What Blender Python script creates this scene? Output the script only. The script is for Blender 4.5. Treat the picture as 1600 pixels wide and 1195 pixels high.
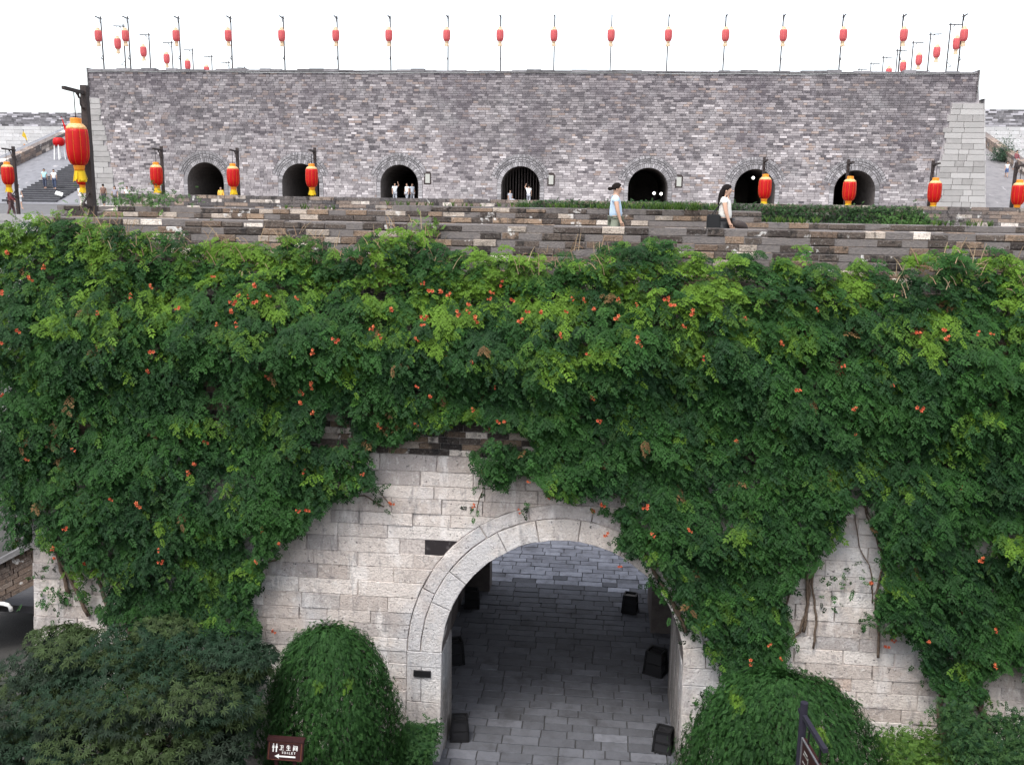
import bpy, bmesh, math, random
import numpy as np
from mathutils import Matrix, Vector

# ------------------------------------------------------------------ camera, sky, sun, exposure
for o in list(bpy.data.objects):
    bpy.data.objects.remove(o)
scn = bpy.context.scene
COL = scn.collection
F, EYE = 1480.0, 12.2
PIT, YAW, ROLL = math.atan(297.5 / F), math.radians(5.5), math.radians(0.85)
RM = Matrix.Rotation(YAW, 3, 'Z') @ Matrix.Rotation(math.pi / 2 - PIT, 3, 'X') @ Matrix.Rotation(ROLL, 3, 'Z')
cam_data = bpy.data.cameras.new('camera')
cam = bpy.data.objects.new('camera', cam_data)
COL.objects.link(cam)
cam.matrix_world = Matrix.Translation((0, 0, EYE)) @ RM.to_4x4()
cam_data.sensor_width = 36
cam_data.lens = 36 * F / 1600
cam_data.clip_end = 3000
scn.camera = cam

SUN_EL, SUN_AZ = math.radians(62), math.radians(205)     # azimuth measured from +Y clockwise (towards +X)
world = bpy.data.worlds.new('World')
scn.world = world
world.use_nodes = True
nt = world.node_tree
nt.nodes.clear()
sky = nt.nodes.new('ShaderNodeTexSky')
sky.sky_type = 'NISHITA'
sky.sun_disc = False
sky.sun_elevation = SUN_EL
sky.sun_rotation = SUN_AZ
sky.air_density = 1.0
sky.dust_density = 2.5
sky.ozone_density = 1.0
hs = nt.nodes.new('ShaderNodeHueSaturation')
hs.inputs['Saturation'].default_value = 0.34
bg = nt.nodes.new('ShaderNodeBackground')
bg.inputs['Strength'].default_value = 0.15
wo = nt.nodes.new('ShaderNodeOutputWorld')
nt.links.new(sky.outputs[0], hs.inputs['Color'])
nt.links.new(hs.outputs[0], bg.inputs['Color'])
nt.links.new(bg.outputs[0], wo.inputs['Surface'])

sun_data = bpy.data.lights.new('sun', 'SUN')
sun_data.energy = 0.7
sun_data.angle = math.radians(20)
sun_data.color = (1.0, 0.96, 0.9)
sun = bpy.data.objects.new('sun', sun_data)
COL.objects.link(sun)
sd = Vector((math.sin(SUN_AZ) * math.cos(SUN_EL), math.cos(SUN_AZ) * math.cos(SUN_EL), math.sin(SUN_EL)))
sun.rotation_euler = sd.to_track_quat('Z', 'Y').to_euler()

vs = scn.view_settings
scn.display_settings.display_device = 'sRGB'
vs.view_transform = 'Standard'
vs.look = 'None'
vs.exposure = 1.45
vs.gamma = 1
vs.use_curve_mapping = False

# ------------------------------------------------------------------ helpers
rnd = random.Random(7)
rng = np.random.default_rng(11)
WLOC = {}


def ray(px, py):
    return RM @ Vector(((px - 800) / F, (597.5 - py) / F, -1))


def at_y(px, py, y):
    d = ray(px, py)
    return Vector((0, 0, EYE)) + d * (y / d.y)


def at_z(px, py, z):
    d = ray(px, py)
    return Vector((0, 0, EYE)) + d * ((z - EYE) / d.z)


YB, BAT = 18.4, 0.12       # foot of the gate wall and its batter


def on_wall(px, py):
    d = ray(px, py)
    return Vector((0, 0, EYE)) + d * ((YB + BAT * EYE) / (d.y - BAT * d.z))


def tag(o, label=None, cat=None, group=None, kind=None):
    if label: o['label'] = label
    if cat: o['category'] = cat
    if group: o['group'] = group
    if kind: o['kind'] = kind
    return o


def empty(name, loc=(0, 0, 0), rz=0.0):
    o = bpy.data.objects.new(name, None)
    o.empty_display_size = 0.2
    o.location = loc
    o.rotation_euler = (0, 0, rz)
    COL.objects.link(o)
    WLOC[o] = Vector(loc)
    return o


def link(name, me, parent=None):
    o = bpy.data.objects.new(name, me)
    COL.objects.link(o)
    if parent is not None:
        o.parent = parent
    WLOC[o] = WLOC.get(parent, Vector((0, 0, 0)))
    return o


class MB:
    """collects faces (with a colour each) and links them as one mesh"""
    def __init__(s):
        s.v, s.f, s.c = [], [], []

    def add(s, vs, fs, col=(1, 1, 1)):
        n = len(s.v)
        s.v.extend([tuple(p) for p in vs])
        for f in fs:
            s.f.append([i + n for i in f])
            s.c.append(col)
        return s

    def box(s, a, b, col=(1, 1, 1), jit=0.0, back=True):
        x0, y0, z0 = a
        x1, y1, z1 = b
        p = [(x0, y0, z0), (x1, y0, z0), (x1, y1, z0), (x0, y1, z0), (x0, y0, z1), (x1, y0, z1), (x1, y1, z1), (x0, y1, z1)]
        if jit:
            p = [(x + rnd.uniform(-jit, jit), y + rnd.uniform(-jit, jit), z + rnd.uniform(-jit, jit)) for x, y, z in p]
        f = [(0, 1, 5, 4), (1, 2, 6, 5), (3, 0, 4, 7), (4, 5, 6, 7), (3, 2, 1, 0)]
        if back: f.append((2, 3, 7, 6))
        return s.add(p, f, col)

    def bar(s, a, b, w, h=None, col=(1, 1, 1), w2=None):
        """rectangular bar between two points"""
        a, b = Vector(a), Vector(b)
        h = h or w
        k = (w2 / w) if w2 else 1.0
        d = (b - a).normalized()
        up = Vector((0, 0, 1)) if abs(d.z) < 0.9 else Vector((0, 1, 0))
        x = d.cross(up).normalized()
        y = x.cross(d)
        p = []
        for q, m in ((a, 1), (b, k)):
            for i, j in ((-1, -1), (1, -1), (1, 1), (-1, 1)):
                p.append(q + x * (i * w * m / 2) + y * (j * h * m / 2))
        return s.add(p, [(0, 1, 5, 4), (1, 2, 6, 5), (2, 3, 7, 6), (3, 0, 4, 7), (3, 2, 1, 0), (4, 5, 6, 7)], col)

    def tube(s, pts, rad, n=7, col=(1, 1, 1)):
        pts = [Vector(p) for p in pts]
        if not hasattr(rad, '__len__'): rad = [rad] * len(pts)
        base = len(s.v)
        for i, p in enumerate(pts):
            d = (pts[min(i + 1, len(pts) - 1)] - pts[max(i - 1, 0)]).normalized()
            up = Vector((0, 0, 1)) if abs(d.z) < 0.9 else Vector((0, 1, 0))
            x = d.cross(up).normalized()
            y = x.cross(d)
            for k in range(n):
                a = 2 * math.pi * k / n
                s.v.append(tuple(p + (x * math.cos(a) + y * math.sin(a)) * rad[i]))
        for i in range(len(pts) - 1):
            for k in range(n):
                s.f.append([base + i * n + k, base + i * n + (k + 1) % n, base + (i + 1) * n + (k + 1) % n, base + (i + 1) * n + k])
                s.c.append(col)
        s.f.append([base + k for k in range(n)][::-1]); s.c.append(col)
        s.f.append([base + (len(pts) - 1) * n + k for k in range(n)]); s.c.append(col)
        return s

    def lathe(s, prof, n=24, col=(1, 1, 1), flute=0.0, nf=10):
        """profile [(r, z)] turned about z"""
        base = len(s.v)
        for r, z in prof:
            for k in range(n):
                a = 2 * math.pi * k / n
                rr = r * (1 + flute * abs(math.sin(a * nf / 2)))
                s.v.append((rr * math.cos(a), rr * math.sin(a), z))
        for i in range(len(prof) - 1):
            for k in range(n):
                s.f.append([base + i * n + k, base + i * n + (k + 1) % n, base + (i + 1) * n + (k + 1) % n, base + (i + 1) * n + k])
                s.c.append(col)
        s.f.append([base + k for k in range(n)][::-1]); s.c.append(col)
        s.f.append([base + (len(prof) - 1) * n + k for k in range(n)]); s.c.append(col)
        return s

    def slab(s, poly, place, out, chamfer=0.012, depth=0.12, col=(1, 1, 1)):
        """a block with outline poly (u, w); place(u, w, out) gives the point"""
        n = len(poly)
        cu = sum(p[0] for p in poly) / n
        cw = sum(p[1] for p in poly) / n
        v = []
        for u, w in poly: v.append(place(u, w, out - depth))
        for u, w in poly: v.append(place(u, w, out - chamfer))
        for u, w in poly:
            l = math.hypot(cu - u, cw - w) + 1e-6
            k = chamfer * 1.3 / l
            v.append(place(u + (cu - u) * k, w + (cw - w) * k, out + rnd.uniform(-.003, .003)))
        f = []
        for i in range(n):
            j = (i + 1) % n
            f.append((i, j, n + j, n + i))
            f.append((n + i, n + j, 2 * n + j, 2 * n + i))
        f.append(tuple(range(2 * n, 3 * n)))
        return s.add(v, f, col)

    def mesh(s, name, mat, off=(0, 0, 0), smooth=False):
        me = bpy.data.meshes.new(name)
        o = Vector(off)
        me.from_pydata([(a - o.x, b - o.y, c - o.z) for a, b, c in s.v], [], s.f)
        ca = me.color_attributes.new('Col', 'FLOAT_COLOR', 'CORNER')
        n = np.array([len(f) for f in s.f])
        cc = np.ones((len(s.f), 4)); cc[:, :3] = np.array(s.c)[:, :3]
        ca.data.foreach_set('color', np.repeat(cc, n, axis=0).ravel())
        me.materials.append(M[mat])
        if smooth:
            me.polygons.foreach_set('use_smooth', [True] * len(me.polygons))
        return me

    def build(s, name, mat, parent=None, smooth=False):
        off = WLOC.get(parent, Vector((0, 0, 0)))
        return link(name, s.mesh(name, mat, off, smooth), parent)


# ------------------------------------------------------------------ materials
M = {}


def material(name, base=(1, 1, 1), rough=0.85, attr=True, noise=None, streak=None, bump=None, metal=0.0, translucent=0.0, spec=0.3, moss=None):
    m = bpy.data.materials.new(name)
    m.use_nodes = True
    t = m.node_tree
    N, L = t.nodes, t.links
    b = N['Principled BSDF']
    b.inputs['Roughness'].default_value = rough
    b.inputs['Metallic'].default_value = metal
    b.inputs['Specular IOR Level'].default_value = spec
    geo = N.new('ShaderNodeNewGeometry')
    rgb = N.new('ShaderNodeRGB'); rgb.outputs[0].default_value = (*base, 1)
    cur = rgb.outputs[0]
    if attr:
        at = N.new('ShaderNodeAttribute'); at.attribute_name = 'Col'
        mx = N.new('ShaderNodeMix'); mx.data_type = 'RGBA'; mx.blend_type = 'MULTIPLY'; mx.inputs[0].default_value = 1
        L.new(cur, mx.inputs[6]); L.new(at.outputs['Color'], mx.inputs[7])
        cur = mx.outputs[2]

    def layer(scale, lo, hi, col, amount, stretch=(1, 1, 1), detail=6.0, mode='MIX', rg=0.6):
        nonlocal cur
        mp = N.new('ShaderNodeMapping'); mp.inputs['Scale'].default_value = stretch
        L.new(geo.outputs['Position'], mp.inputs['Vector'])
        nz = N.new('ShaderNodeTexNoise'); nz.inputs['Scale'].default_value = scale; nz.inputs['Detail'].default_value = detail
        nz.inputs['Roughness'].default_value = rg
        L.new(mp.outputs[0], nz.inputs['Vector'])
        mr = N.new('ShaderNodeMapRange'); mr.inputs[1].default_value = lo; mr.inputs[2].default_value = hi
        mr.inputs[3].default_value = 0; mr.inputs[4].default_value = amount
        L.new(nz.outputs['Fac'], mr.inputs[0])
        mx = N.new('ShaderNodeMix'); mx.data_type = 'RGBA'; mx.blend_type = mode
        L.new(mr.outputs[0], mx.inputs[0]); L.new(cur, mx.inputs[6]); mx.inputs[7].default_value = (*col, 1)
        cur = mx.outputs[2]
    for a in (noise or []): layer(*a)
    for a in (streak or []): layer(*a)
    L.new(cur, b.inputs['Base Color'])
    if bump:
        h = None
        for sc, st in bump:
            nz = N.new('ShaderNodeTexNoise'); nz.inputs['Scale'].default_value = sc; nz.inputs['Detail'].default_value = 5
            L.new(geo.outputs['Position'], nz.inputs['Vector'])
            bp = N.new('ShaderNodeBump'); bp.inputs['Strength'].default_value = st; bp.inputs['Distance'].default_value = 0.05
            L.new(nz.outputs['Fac'], bp.inputs['Height'])
            if h is not None: L.new(h, bp.inputs['Normal'])
            h = bp.outputs[0]
        L.new(h, b.inputs['Normal'])
    if translucent:
        tr = N.new('ShaderNodeBsdfTranslucent')
        L.new(cur, tr.inputs['Color'])
        ms = N.new('ShaderNodeMixShader'); ms.inputs[0].default_value = translucent
        L.new(b.outputs[0], ms.inputs[1]); L.new(tr.outputs[0], ms.inputs[2])
        L.new(ms.outputs[0], N['Material Output'].inputs['Surface'])
    M[name] = m
    return m


# weathered limestone: lime streaks, grey lichen, fine pitting
material('limestone', rough=0.9, noise=[(.7, .42, .68, (.45, .39, .355), .5), (5, .52, .70, (.32, .28, .26), .5), (26, .55, .72, (.13, .115, .115), .5), (60, .5, .8, (.70, .66, .63), .4)],
         streak=[(1.6, .54, .66, (.72, .675, .64), .7, (1.6, 1.6, .5)), (9, .57, .67, (.68, .645, .61), .5, (1, 1, .8)), (4, .57, .72, (.15, .145, .15), .6, (1.5, 1.5, .3)), (.45, .50, .62, (.50, .51, .53), .55), (13, .63, .69, (.06, .055, .055), .75), (3.1, .60, .68, (.21, .19, .19), .55), (34, .64, .70, (.05, .045, .045), .6)], bump=[(7, .5), (24, .6), (70, .4)])
material('lime_mortar', base=(.46, .41, .38), rough=.95, attr=False, noise=[(2.6, .50, .60, (.06, .05, .046), .85), (14, .5, .6, (.25, .22, .2), .6)], bump=[(20, .5)])
material('mortar', base=(.17, .15, .14), rough=.95, noise=[(12, .4, .7, (.12, .11, .11), .7)], bump=[(30, .5)])
material('old_brick', rough=.92, noise=[(6, .5, .7, (.10, .085, .072), .5), (22, .56, .68, (.38, .36, .33), .4), (40, .5, .7, (.02, .02, .02), .6)], streak=[(2.6, .62, .67, (.66, .64, .61), .8, (1, 1, .9)), (3.3, .56, .64, (.018, .017, .017), .75, (1, 1, .8))], bump=[(12, .5), (40, .6)])
material('castle_brick', rough=.92, noise=[(3.0, .5, .75, (.46, .43, .45), .4), (.25, .42, .66, (.14, .13, .132), .35), (.6, .55, .7, (.5, .48, .475), .3)], streak=[(.9, .55, .72, (.10, .095, .095), .45, (1, 1, .18))], bump=[(14, .3)])
material('castle_mortar', base=(.36, .33, .335), rough=.95, noise=[(2, .4, .7, (.14, .13, .14), .6)])
material('pale_stone', rough=.9, noise=[(2.0, .45, .72, (.42, .39, .38), .5), (9, .52, .75, (.32, .29, .28), .5)], streak=[(1.4, .58, .75, (.22, .2, .2), .5, (1, 1, .25))], bump=[(10, .3)])
material('paving', rough=.75, noise=[(3, .45, .7, (.06, .06, .065), .5), (20, .5, .75, (.14, .135, .135), .3), (1.2, .55, .7, (.035, .033, .034), .55)], bump=[(14, .35)])
material('dark_ground', base=(.06, .058, .055), rough=.9, attr=False, noise=[(2, .4, .7, (.03, .03, .03), .7), (.3, .4, .7, (.09, .085, .08), .6)], bump=[(20, .3)])
material('ramp_stone', rough=.8, noise=[(1.5, .45, .7, (.09, .09, .10), .5), (2.2, .62, .72, (.5, .48, .48), .5, (1, .35, 1))], bump=[(8, .2)])
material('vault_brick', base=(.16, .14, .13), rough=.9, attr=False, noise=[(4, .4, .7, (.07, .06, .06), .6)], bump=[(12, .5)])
material('hole_shade', base=(.022, .018, .019), rough=.95, attr=False, noise=[(5, .55, .62, (.10, .09, .09), .6)])  # near-black for the missing stone, the hole's shade put into colour
material('leaf', rough=.62, translucent=.28, spec=.18)
material('bark', base=(.10, .07, .05), rough=.95, attr=False, noise=[(20, .4, .7, (.2, .15, .11), .6)], bump=[(30, .6)])
material('pale_bark', base=(.30, .26, .22), rough=.95, attr=False, noise=[(14, .4, .7, (.14, .12, .1), .6)], bump=[(30, .6)])
material('petal', rough=.5, translucent=.25)
material('lantern_red', base=(.60, .006, .008), rough=.45, attr=False, translucent=.30, noise=[(9, .4, .7, (.45, .004, .006), .5)])
material('lantern_gold', base=(.75, .30, .015), rough=.4, attr=False, translucent=.2, noise=[(40, .45, .6, (.85, .12, .01), .5)])
material('lantern_pale', base=(.90, .62, .30), rough=.45, attr=False, translucent=.3, noise=[(30, .5, .6, (.9, .3, .05), .6)])
material('tassel_yellow', base=(.75, .50, .012), rough=.6, attr=False, translucent=.25)
material('glare_red', base=(.74, .15, .17), rough=.6, attr=False, translucent=.4, noise=[(6, .4, .7, (.74, .16, .16), .6)])  # roof lantern red, paled: sky glare put into the cloth colour
material('glare_gold', base=(.80, .62, .42), rough=.6, attr=False, translucent=.4)  # gold trim washed out by the same glare, held in its colour
material('dark_wood', base=(.035, .026, .024), rough=.65, attr=False, noise=[(25, .4, .7, (.07, .05, .045), .5)], bump=[(40, .2)])
material('grey_metal', base=(.16, .16, .17), rough=.55, attr=False, metal=.3)
material('black_metal', base=(.012, .012, .013), rough=.45, attr=False)
material('dark_glass', base=(.02, .02, .022), rough=.12, attr=False, spec=.6)
material('white_paint', base=(.78, .78, .76), rough=.45, attr=False, noise=[(8, .5, .75, (.6, .58, .54), .4)])
material('sign_brown', base=(.036, .013, .014), rough=.4, attr=False, noise=[(14, .4, .7, (.05, .018, .018), .5)])
material('sign_post', base=(.028, .026, .038), rough=.35, attr=False)
material('rust', base=(.14, .045, .025), rough=.6, attr=False)
material('print_grey', base=(.42, .42, .38), rough=.6, attr=False)
material('skin', base=(.50, .31, .22), rough=.55, attr=False)
material('hair', base=(.012, .009, .008), rough=.8, attr=False, spec=.08)
material('cloth', rough=.85, noise=[(9, .4, .7, (.5, .5, .5), .12)])
lm = material('lamp_glow', base=(.9, .9, .9), attr=False)
lm.node_tree.nodes['Principled BSDF'].inputs['Emission Color'].default_value = (1, .97, .9, 1)
lm.node_tree.nodes['Principled BSDF'].inputs['Emission Strength'].default_value = 1.5


# ------------------------------------------------------------------ value noise on a plane
class Noise2:
    def __init__(s, seed):
        s.g = np.random.default_rng(seed).random((64, 64))

    def __call__(s, x, y, scale=1.0):
        x = np.asarray(x) * scale; y = np.asarray(y) * scale
        xi = np.floor(x).astype(int); yi = np.floor(y).astype(int)
        fx = x - xi; fy = y - yi
        fx = fx * fx * (3 - 2 * fx); fy = fy * fy * (3 - 2 * fy)
        g = lambda a, b: s.g[a % 64, b % 64]
        return (g(xi, yi) * (1 - fx) + g(xi + 1, yi) * fx) * (1 - fy) + (g(xi, yi + 1) * (1 - fx) + g(xi + 1, yi + 1) * fx) * fy


NA, NB, NC = Noise2(1), Noise2(2), Noise2(3)


def mix3(a, b, t):
    return tuple(a[i] + (b[i] - a[i]) * t for i in range(3))


# ================================================================== the setting
def sheet(name, x0, x1, y0, y1, z, mat, col=(1, 1, 1)):
    o = MB().add([(x0, y0, z), (x1, y0, z), (x1, y1, z), (x0, y1, z)], [(0, 1, 2, 3)], col).build(name, mat)
    return tag(o, kind='structure')


sheet('ground', -700, 700, -500, 1200, -.012, 'dark_ground')
TZ = 10.6                   # the castle terrace
WZ = 10.75                  # walk on top of the gate wall
AX, AHW, ASP = -0.66, 2.58, 2.42     # gate arch: centre, half width, springing height
XL, XR = -12.55, 15.5       # ends of the gate wall
YBACK = 28.0                # its rear face


def wp(u, z, out=0.0):
    return (u, YB + BAT * z - out, z)


# ---- paving seen through the arch: each slab a piece of the pavement
pav = MB().add([(-5.5, 12, -.004), (4.5, 12, -.004), (4.5, 41.9, -.004), (-5.5, 41.9, -.004)], [(0, 1, 2, 3)], (.05, .05, .05)).build('pavement', 'paving')
tag(pav, kind='structure')
y = 17.2
row = 0
rest = MB()
count = 0
while y < 41.5:
    d = rnd.uniform(.29, .38)
    x = -4.5 + rnd.uniform(-.5, 0)
    while x < 2.9:
        w = rnd.uniform(.45, .85)
        x1 = min(x + w, 3.1)
        g = rnd.uniform(.095, .14) if y < 28.2 + rnd.uniform(-.6, .6) else rnd.uniform(.25, .36)  # slabs past the vault paler: open daylight put into their colour
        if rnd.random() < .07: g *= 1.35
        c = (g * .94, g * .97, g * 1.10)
        h = rnd.uniform(.012, .03)
        mb = MB()
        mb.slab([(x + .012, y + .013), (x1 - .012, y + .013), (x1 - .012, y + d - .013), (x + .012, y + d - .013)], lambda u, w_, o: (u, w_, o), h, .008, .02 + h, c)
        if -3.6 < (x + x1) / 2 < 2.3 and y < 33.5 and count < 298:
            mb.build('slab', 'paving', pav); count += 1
        else:
            rest.add(mb.v, mb.f, c)
        x = x1
    y += d
tag(rest.build('far_slabs', 'paving', pav), kind='stuff')

# ================================================================== the gate wall
gw = empty('gate_wall', (AX, 23, 0))
tag(gw, 'vine-covered gate wall of pale limestone blocks with a round-arched passage', 'wall')


def arch_pts(hw, sp, n=24, r=None):
    r = r or hw
    return [(AX - r * math.cos(math.pi * i / n), sp + r * math.sin(math.pi * i / n)) for i in range(n + 1)]


# core of the wall: strips round the arch, on the battered face (behind the blocks)
core = MB()
rec = -.03
zt = 10.45
ap = arch_pts(AHW, ASP)


def quad(mb, a, b, c, d, col=(1, 1, 1)):
    mb.add([a, b, c, d], [(0, 1, 2, 3)], col)


xa, xb = AX - AHW, AX + AHW
quad(core, wp(XL, 0, rec), wp(xa, 0, rec), wp(xa, zt, rec), wp(XL, zt, rec))
quad(core, wp(xb, 0, rec), wp(XR, 0, rec), wp(XR, zt, rec), wp(xb, zt, rec))
for (x0, z0), (x1, z1) in zip(ap[:-1], ap[1:]):
    quad(core, wp(x0, z0, rec), wp(x1, z1, rec), wp(x1, zt, rec), wp(x0, zt, rec))
    quad(core, (x0, YBACK, z0), (x0, YBACK, zt), (x1, YBACK, zt), (x1, YBACK, z1))
quad(core, (XL, YBACK, 0), (XL, YBACK, zt), (xa, YBACK, zt), (xa, YBACK, 0))
quad(core, (xb, YBACK, 0), (xb, YBACK, zt), (XR, YBACK, zt), (XR, YBACK, 0))
quad(core, wp(XL, 0, rec), wp(XL, zt, rec), (XL, YBACK, zt), (XL, YBACK, 0))
quad(core, wp(XR, 0, rec), (XR, YBACK, 0), (XR, YBACK, zt), wp(XR, zt, rec))
core.build('masonry_core', 'lime_mortar', gw)
# the vaulted passage: a front arch, wider vault behind it
vt = MB()
yf = lambda z: YB + BAT * z + .02
YI, WI = 19.9, .75
for (x0, z0), (x1, z1) in zip(ap[:-1], ap[1:]):
    quad(vt, (x0, yf(z0), z0), (x0, YI, z0), (x1, YI, z1), (x1, yf(z1), z1))
    i0 = (AX + (x0 - AX) * (AHW + WI) / AHW, ASP + (z0 - ASP) * (AHW + WI) / AHW)
    i1 = (AX + (x1 - AX) * (AHW + WI) / AHW, ASP + (z1 - ASP) * (AHW + WI) / AHW)
    quad(vt, (x0, YI, z0), (i0[0], YI, i0[1]), (i1[0], YI, i1[1]), (x1, YI, z1))
    quad(vt, (i0[0], YI, i0[1]), (i0[0], YBACK - .6, i0[1]), (i1[0], YBACK - .6, i1[1]), (i1[0], YI, i1[1]))
    quad(vt, (x0, YBACK - .6, z0), (x0, YBACK, z0), (x1, YBACK, z1), (x1, YBACK - .6, z1))
    quad(vt, (x0, YBACK - .6, z0), (x1, YBACK - .6, z1), (i1[0], YBACK - .6, i1[1]), (i0[0], YBACK - .6, i0[1]))
for xs_, xw in ((xa, xa - WI), (xb, xb + WI)):
    quad(vt, (xs_, YB, 0), (xs_, YI, 0), (xs_, YI, ASP), (xs_, yf(ASP), ASP))
    quad(vt, (xs_, YI, 0), (xw, YI, 0), (xw, YI, ASP), (xs_, YI, ASP))
    quad(vt, (xw, YI, 0), (xw, YBACK - .6, 0), (xw, YBACK - .6, ASP), (xw, YI, ASP))
    quad(vt, (xs_, YBACK - .6, 0), (xs_, YBACK, 0), (xs_, YBACK, ASP), (xs_, YBACK - .6, ASP))
    quad(vt, (xs_, YBACK - .6, 0), (xs_, YBACK - .6, ASP), (xw, YBACK - .6, ASP), (xw, YBACK - .6, 0))
# piers of the gate slot on one side
vt.box((xb - .02, YI + .004, 0), (xb + WI - .01, 21.9, 2.9))
vt.box((xb - .30, 25.2, 0), (xb + WI - .01, YBACK - .61, 2.9))
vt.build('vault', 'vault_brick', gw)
# jamb stones along the foot inside the passage
for sx, xx in ((1, xa), (-1, xb)):
    yy = YB + .45
    while yy < (19.6 if sx > 0 else 21.6):
        lim = 19.88 if sx > 0 else 21.88
        L = rnd.uniform(.7, 1.2)
        for zz in (0.02, .62, 1.22, 1.82):
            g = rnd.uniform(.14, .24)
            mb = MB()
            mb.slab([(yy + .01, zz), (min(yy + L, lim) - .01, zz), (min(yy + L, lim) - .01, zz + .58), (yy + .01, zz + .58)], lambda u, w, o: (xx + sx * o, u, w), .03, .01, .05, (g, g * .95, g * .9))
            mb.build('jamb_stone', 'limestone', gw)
        yy += L
walk = MB().box((XL, 20.3, zt - .1), (XR, YBACK, WZ), (.2, .19, .18))
walk.build('walkway', 'paving', gw)

# ---- bare patches in the vine, traced on the wall
BARE_PX = [
    [(395, 1230), (395, 960), (403, 890), (440, 868), (480, 830), (488, 795), (520, 776), (590, 768), (604, 750), (582, 722), (592, 700), (690, 680), (740, 664), (800, 668), (836, 690), (838, 714), (800, 700),
     (757, 697), (745, 725), (772, 752), (825, 752), (862, 772), (890, 800), (940, 798), (962, 826), (972, 868), (1008, 880), (1040, 905), (1080, 970), (1098, 1010), (1112, 1050), (1118, 1230)],
    [(1230, 940), (1250, 900), (1300, 872), (1318, 805), (1335, 778), (1362, 788), (1372, 830), (1386, 872), (1388, 925), (1368, 955), (1376, 985), (1425, 1003), (1442, 1030), (1466, 1055), (1484, 1100), (1474, 1240), (1228, 1240), (1222, 1060), (1236, 1000)],
    [(1486, 1240), (1494, 1110), (1528, 1100), (1540, 1058), (1570, 1062), (1640, 1050), (1640, 1240)],
    [(20, 1040), (20, 822), (52, 822), (78, 862), (112, 905), (132, 955), (190, 1005), (190, 1060)],
    [(240, 908), (262, 902), (284, 912), (276, 926), (258, 920), (246, 928)],
    [(520, 640), (545, 640), (540, 700), (500, 720), (478, 690), (500, 650)],
]
BARE = [[(on_wall(*p).x, on_wall(*p).z) for p in poly] for poly in BARE_PX]


def in_poly(px, pz, poly):
    px = np.asarray(px); pz = np.asarray(pz)
    c = np.zeros(px.shape, bool)
    n = len(poly)
    for i in range(n):
        x0, z0 = poly[i]; x1, z1 = poly[(i + 1) % n]
        if z0 == z1: continue
        c ^= ((z0 > pz) != (z1 > pz)) & (px < (x1 - x0) * (pz - z0) / (z1 - z0) + x0)
    return c


def bare(px, pz):
    r = np.zeros(np.asarray(px).shape, bool)
    for p in BARE: r |= in_poly(px, pz, p)
    return r


ROUT = .76                      # the two arch rings
RI, RO = AHW + .46, AHW + ROUT


def stone_col(x, z):
    t = rnd.random()
    c = mix3((.42, .36, .32), (.63, .565, .515), t)
    if rnd.random() < .20: c = mix3(c, (.30, .275, .265), .7)
    elif rnd.random() < .12: c = mix3(c, (.74, .70, .66), .6)
    if rnd.random() < .02: c = mix3(c, (.45, .28, .19), .4)
    return c


def ring_x(z, r):
    """half width of the arch ring of radius r at height z"""
    if z <= ASP: return r
    d = r * r - (z - ASP) ** 2
    return math.sqrt(d) if d > 0 else 0.0


STONE_TOP = 6.68
z = 0.0
far_blocks = MB()
hole = on_wall(672, 859)
nb = 0
while z < STONE_TOP - .01:
    h = min(rnd.choice((.27, .29, .31, .33, .36)), STONE_TOP - z)
    if STONE_TOP - (z + h) < .15: h = STONE_TOP - z
    zm = z + h / 2
    g = .006
    spans = []
    if z < ASP + RO - .02: spans = [(XL, 'L'), (XR, 'R')]
    else: spans = [(XL, 'F')]
    for start, side in spans:
        if side == 'F': xs, xe = XL, XR
        elif side == 'L': xs, xe = XL, AX - ring_x(zm, RO)
        else: xs, xe = AX + ring_x(zm, RO), XR
        cuts = [xs]
        if side == 'R':
            cuts = [xe]
            while cuts[-1] > xs + .5: cuts.append(cuts[-1] - rnd.uniform(.6, 1.35))
            cuts[-1] = xs
            cuts = cuts[::-1]
        else:
            while cuts[-1] < xe - .5: cuts.append(cuts[-1] + rnd.uniform(.6, 1.35))
            cuts[-1] = xe
        for i in range(len(cuts) - 1):
            a, b = cuts[i], cuts[i + 1]
            if b - a < .08: continue
            gj = rnd.uniform(.002, .010) if rnd.random() < .8 else rnd.uniform(.014, .024)
            L0, L1 = a + gj, a + gj
            R0, R1 = b - gj, b - gj
            poly = [(L0, z + g), (R0, z + g), (R1, z + h - g), (L1, z + h - g)]
            if side == 'L' and i == len(cuts) - 2:
                poly = [(L0, z + g)] + [(AX - ring_x(z + q, RO) - .008, z + q) for q in (g, h * .35, h * .7, h - g)] + [(L1, z + h - g)]
            if side == 'R' and i == 0:
                poly = [(AX + ring_x(z + q, RO) + .008, z + q) for q in (h - g, h * .7, h * .35, g)][::1] + [(R0, z + g), (R1, z + h - g)]
            if len(poly) == 4:
                poly = [(u + rnd.uniform(-.006, .006), w + rnd.uniform(-.004, .004)) for u, w in poly]
            c = stone_col((a + b) / 2, zm)
            out = rnd.uniform(-.018, .020)
            if a < hole.x < b and z < hole.z < z + h:
                c = (.045, .036, .036); out = -.022  # hollow of a missing stone: its shade given by a dark block
                poly = [(max(u, hole.x - .12), w) for u, w in poly]
            mb = MB().slab(poly, wp, out, rnd.uniform(.006, .014), .1, c)
            mx = (a + b) / 2
            vis = bool(bare(np.array([a, mx, b]), np.array([zm, zm, zm])).any())
            if vis and nb < 296 and XL - 1 < mx < 10:
                mb.build('stone_or_hole_block', 'hole_shade' if c[0] < .05 else 'limestone', gw); nb += 1
            else:
                far_blocks.add(mb.v, mb.f, c)
    z += h
tag(far_blocks.build('covered_blocks', 'limestone', gw), kind='stuff')


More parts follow.
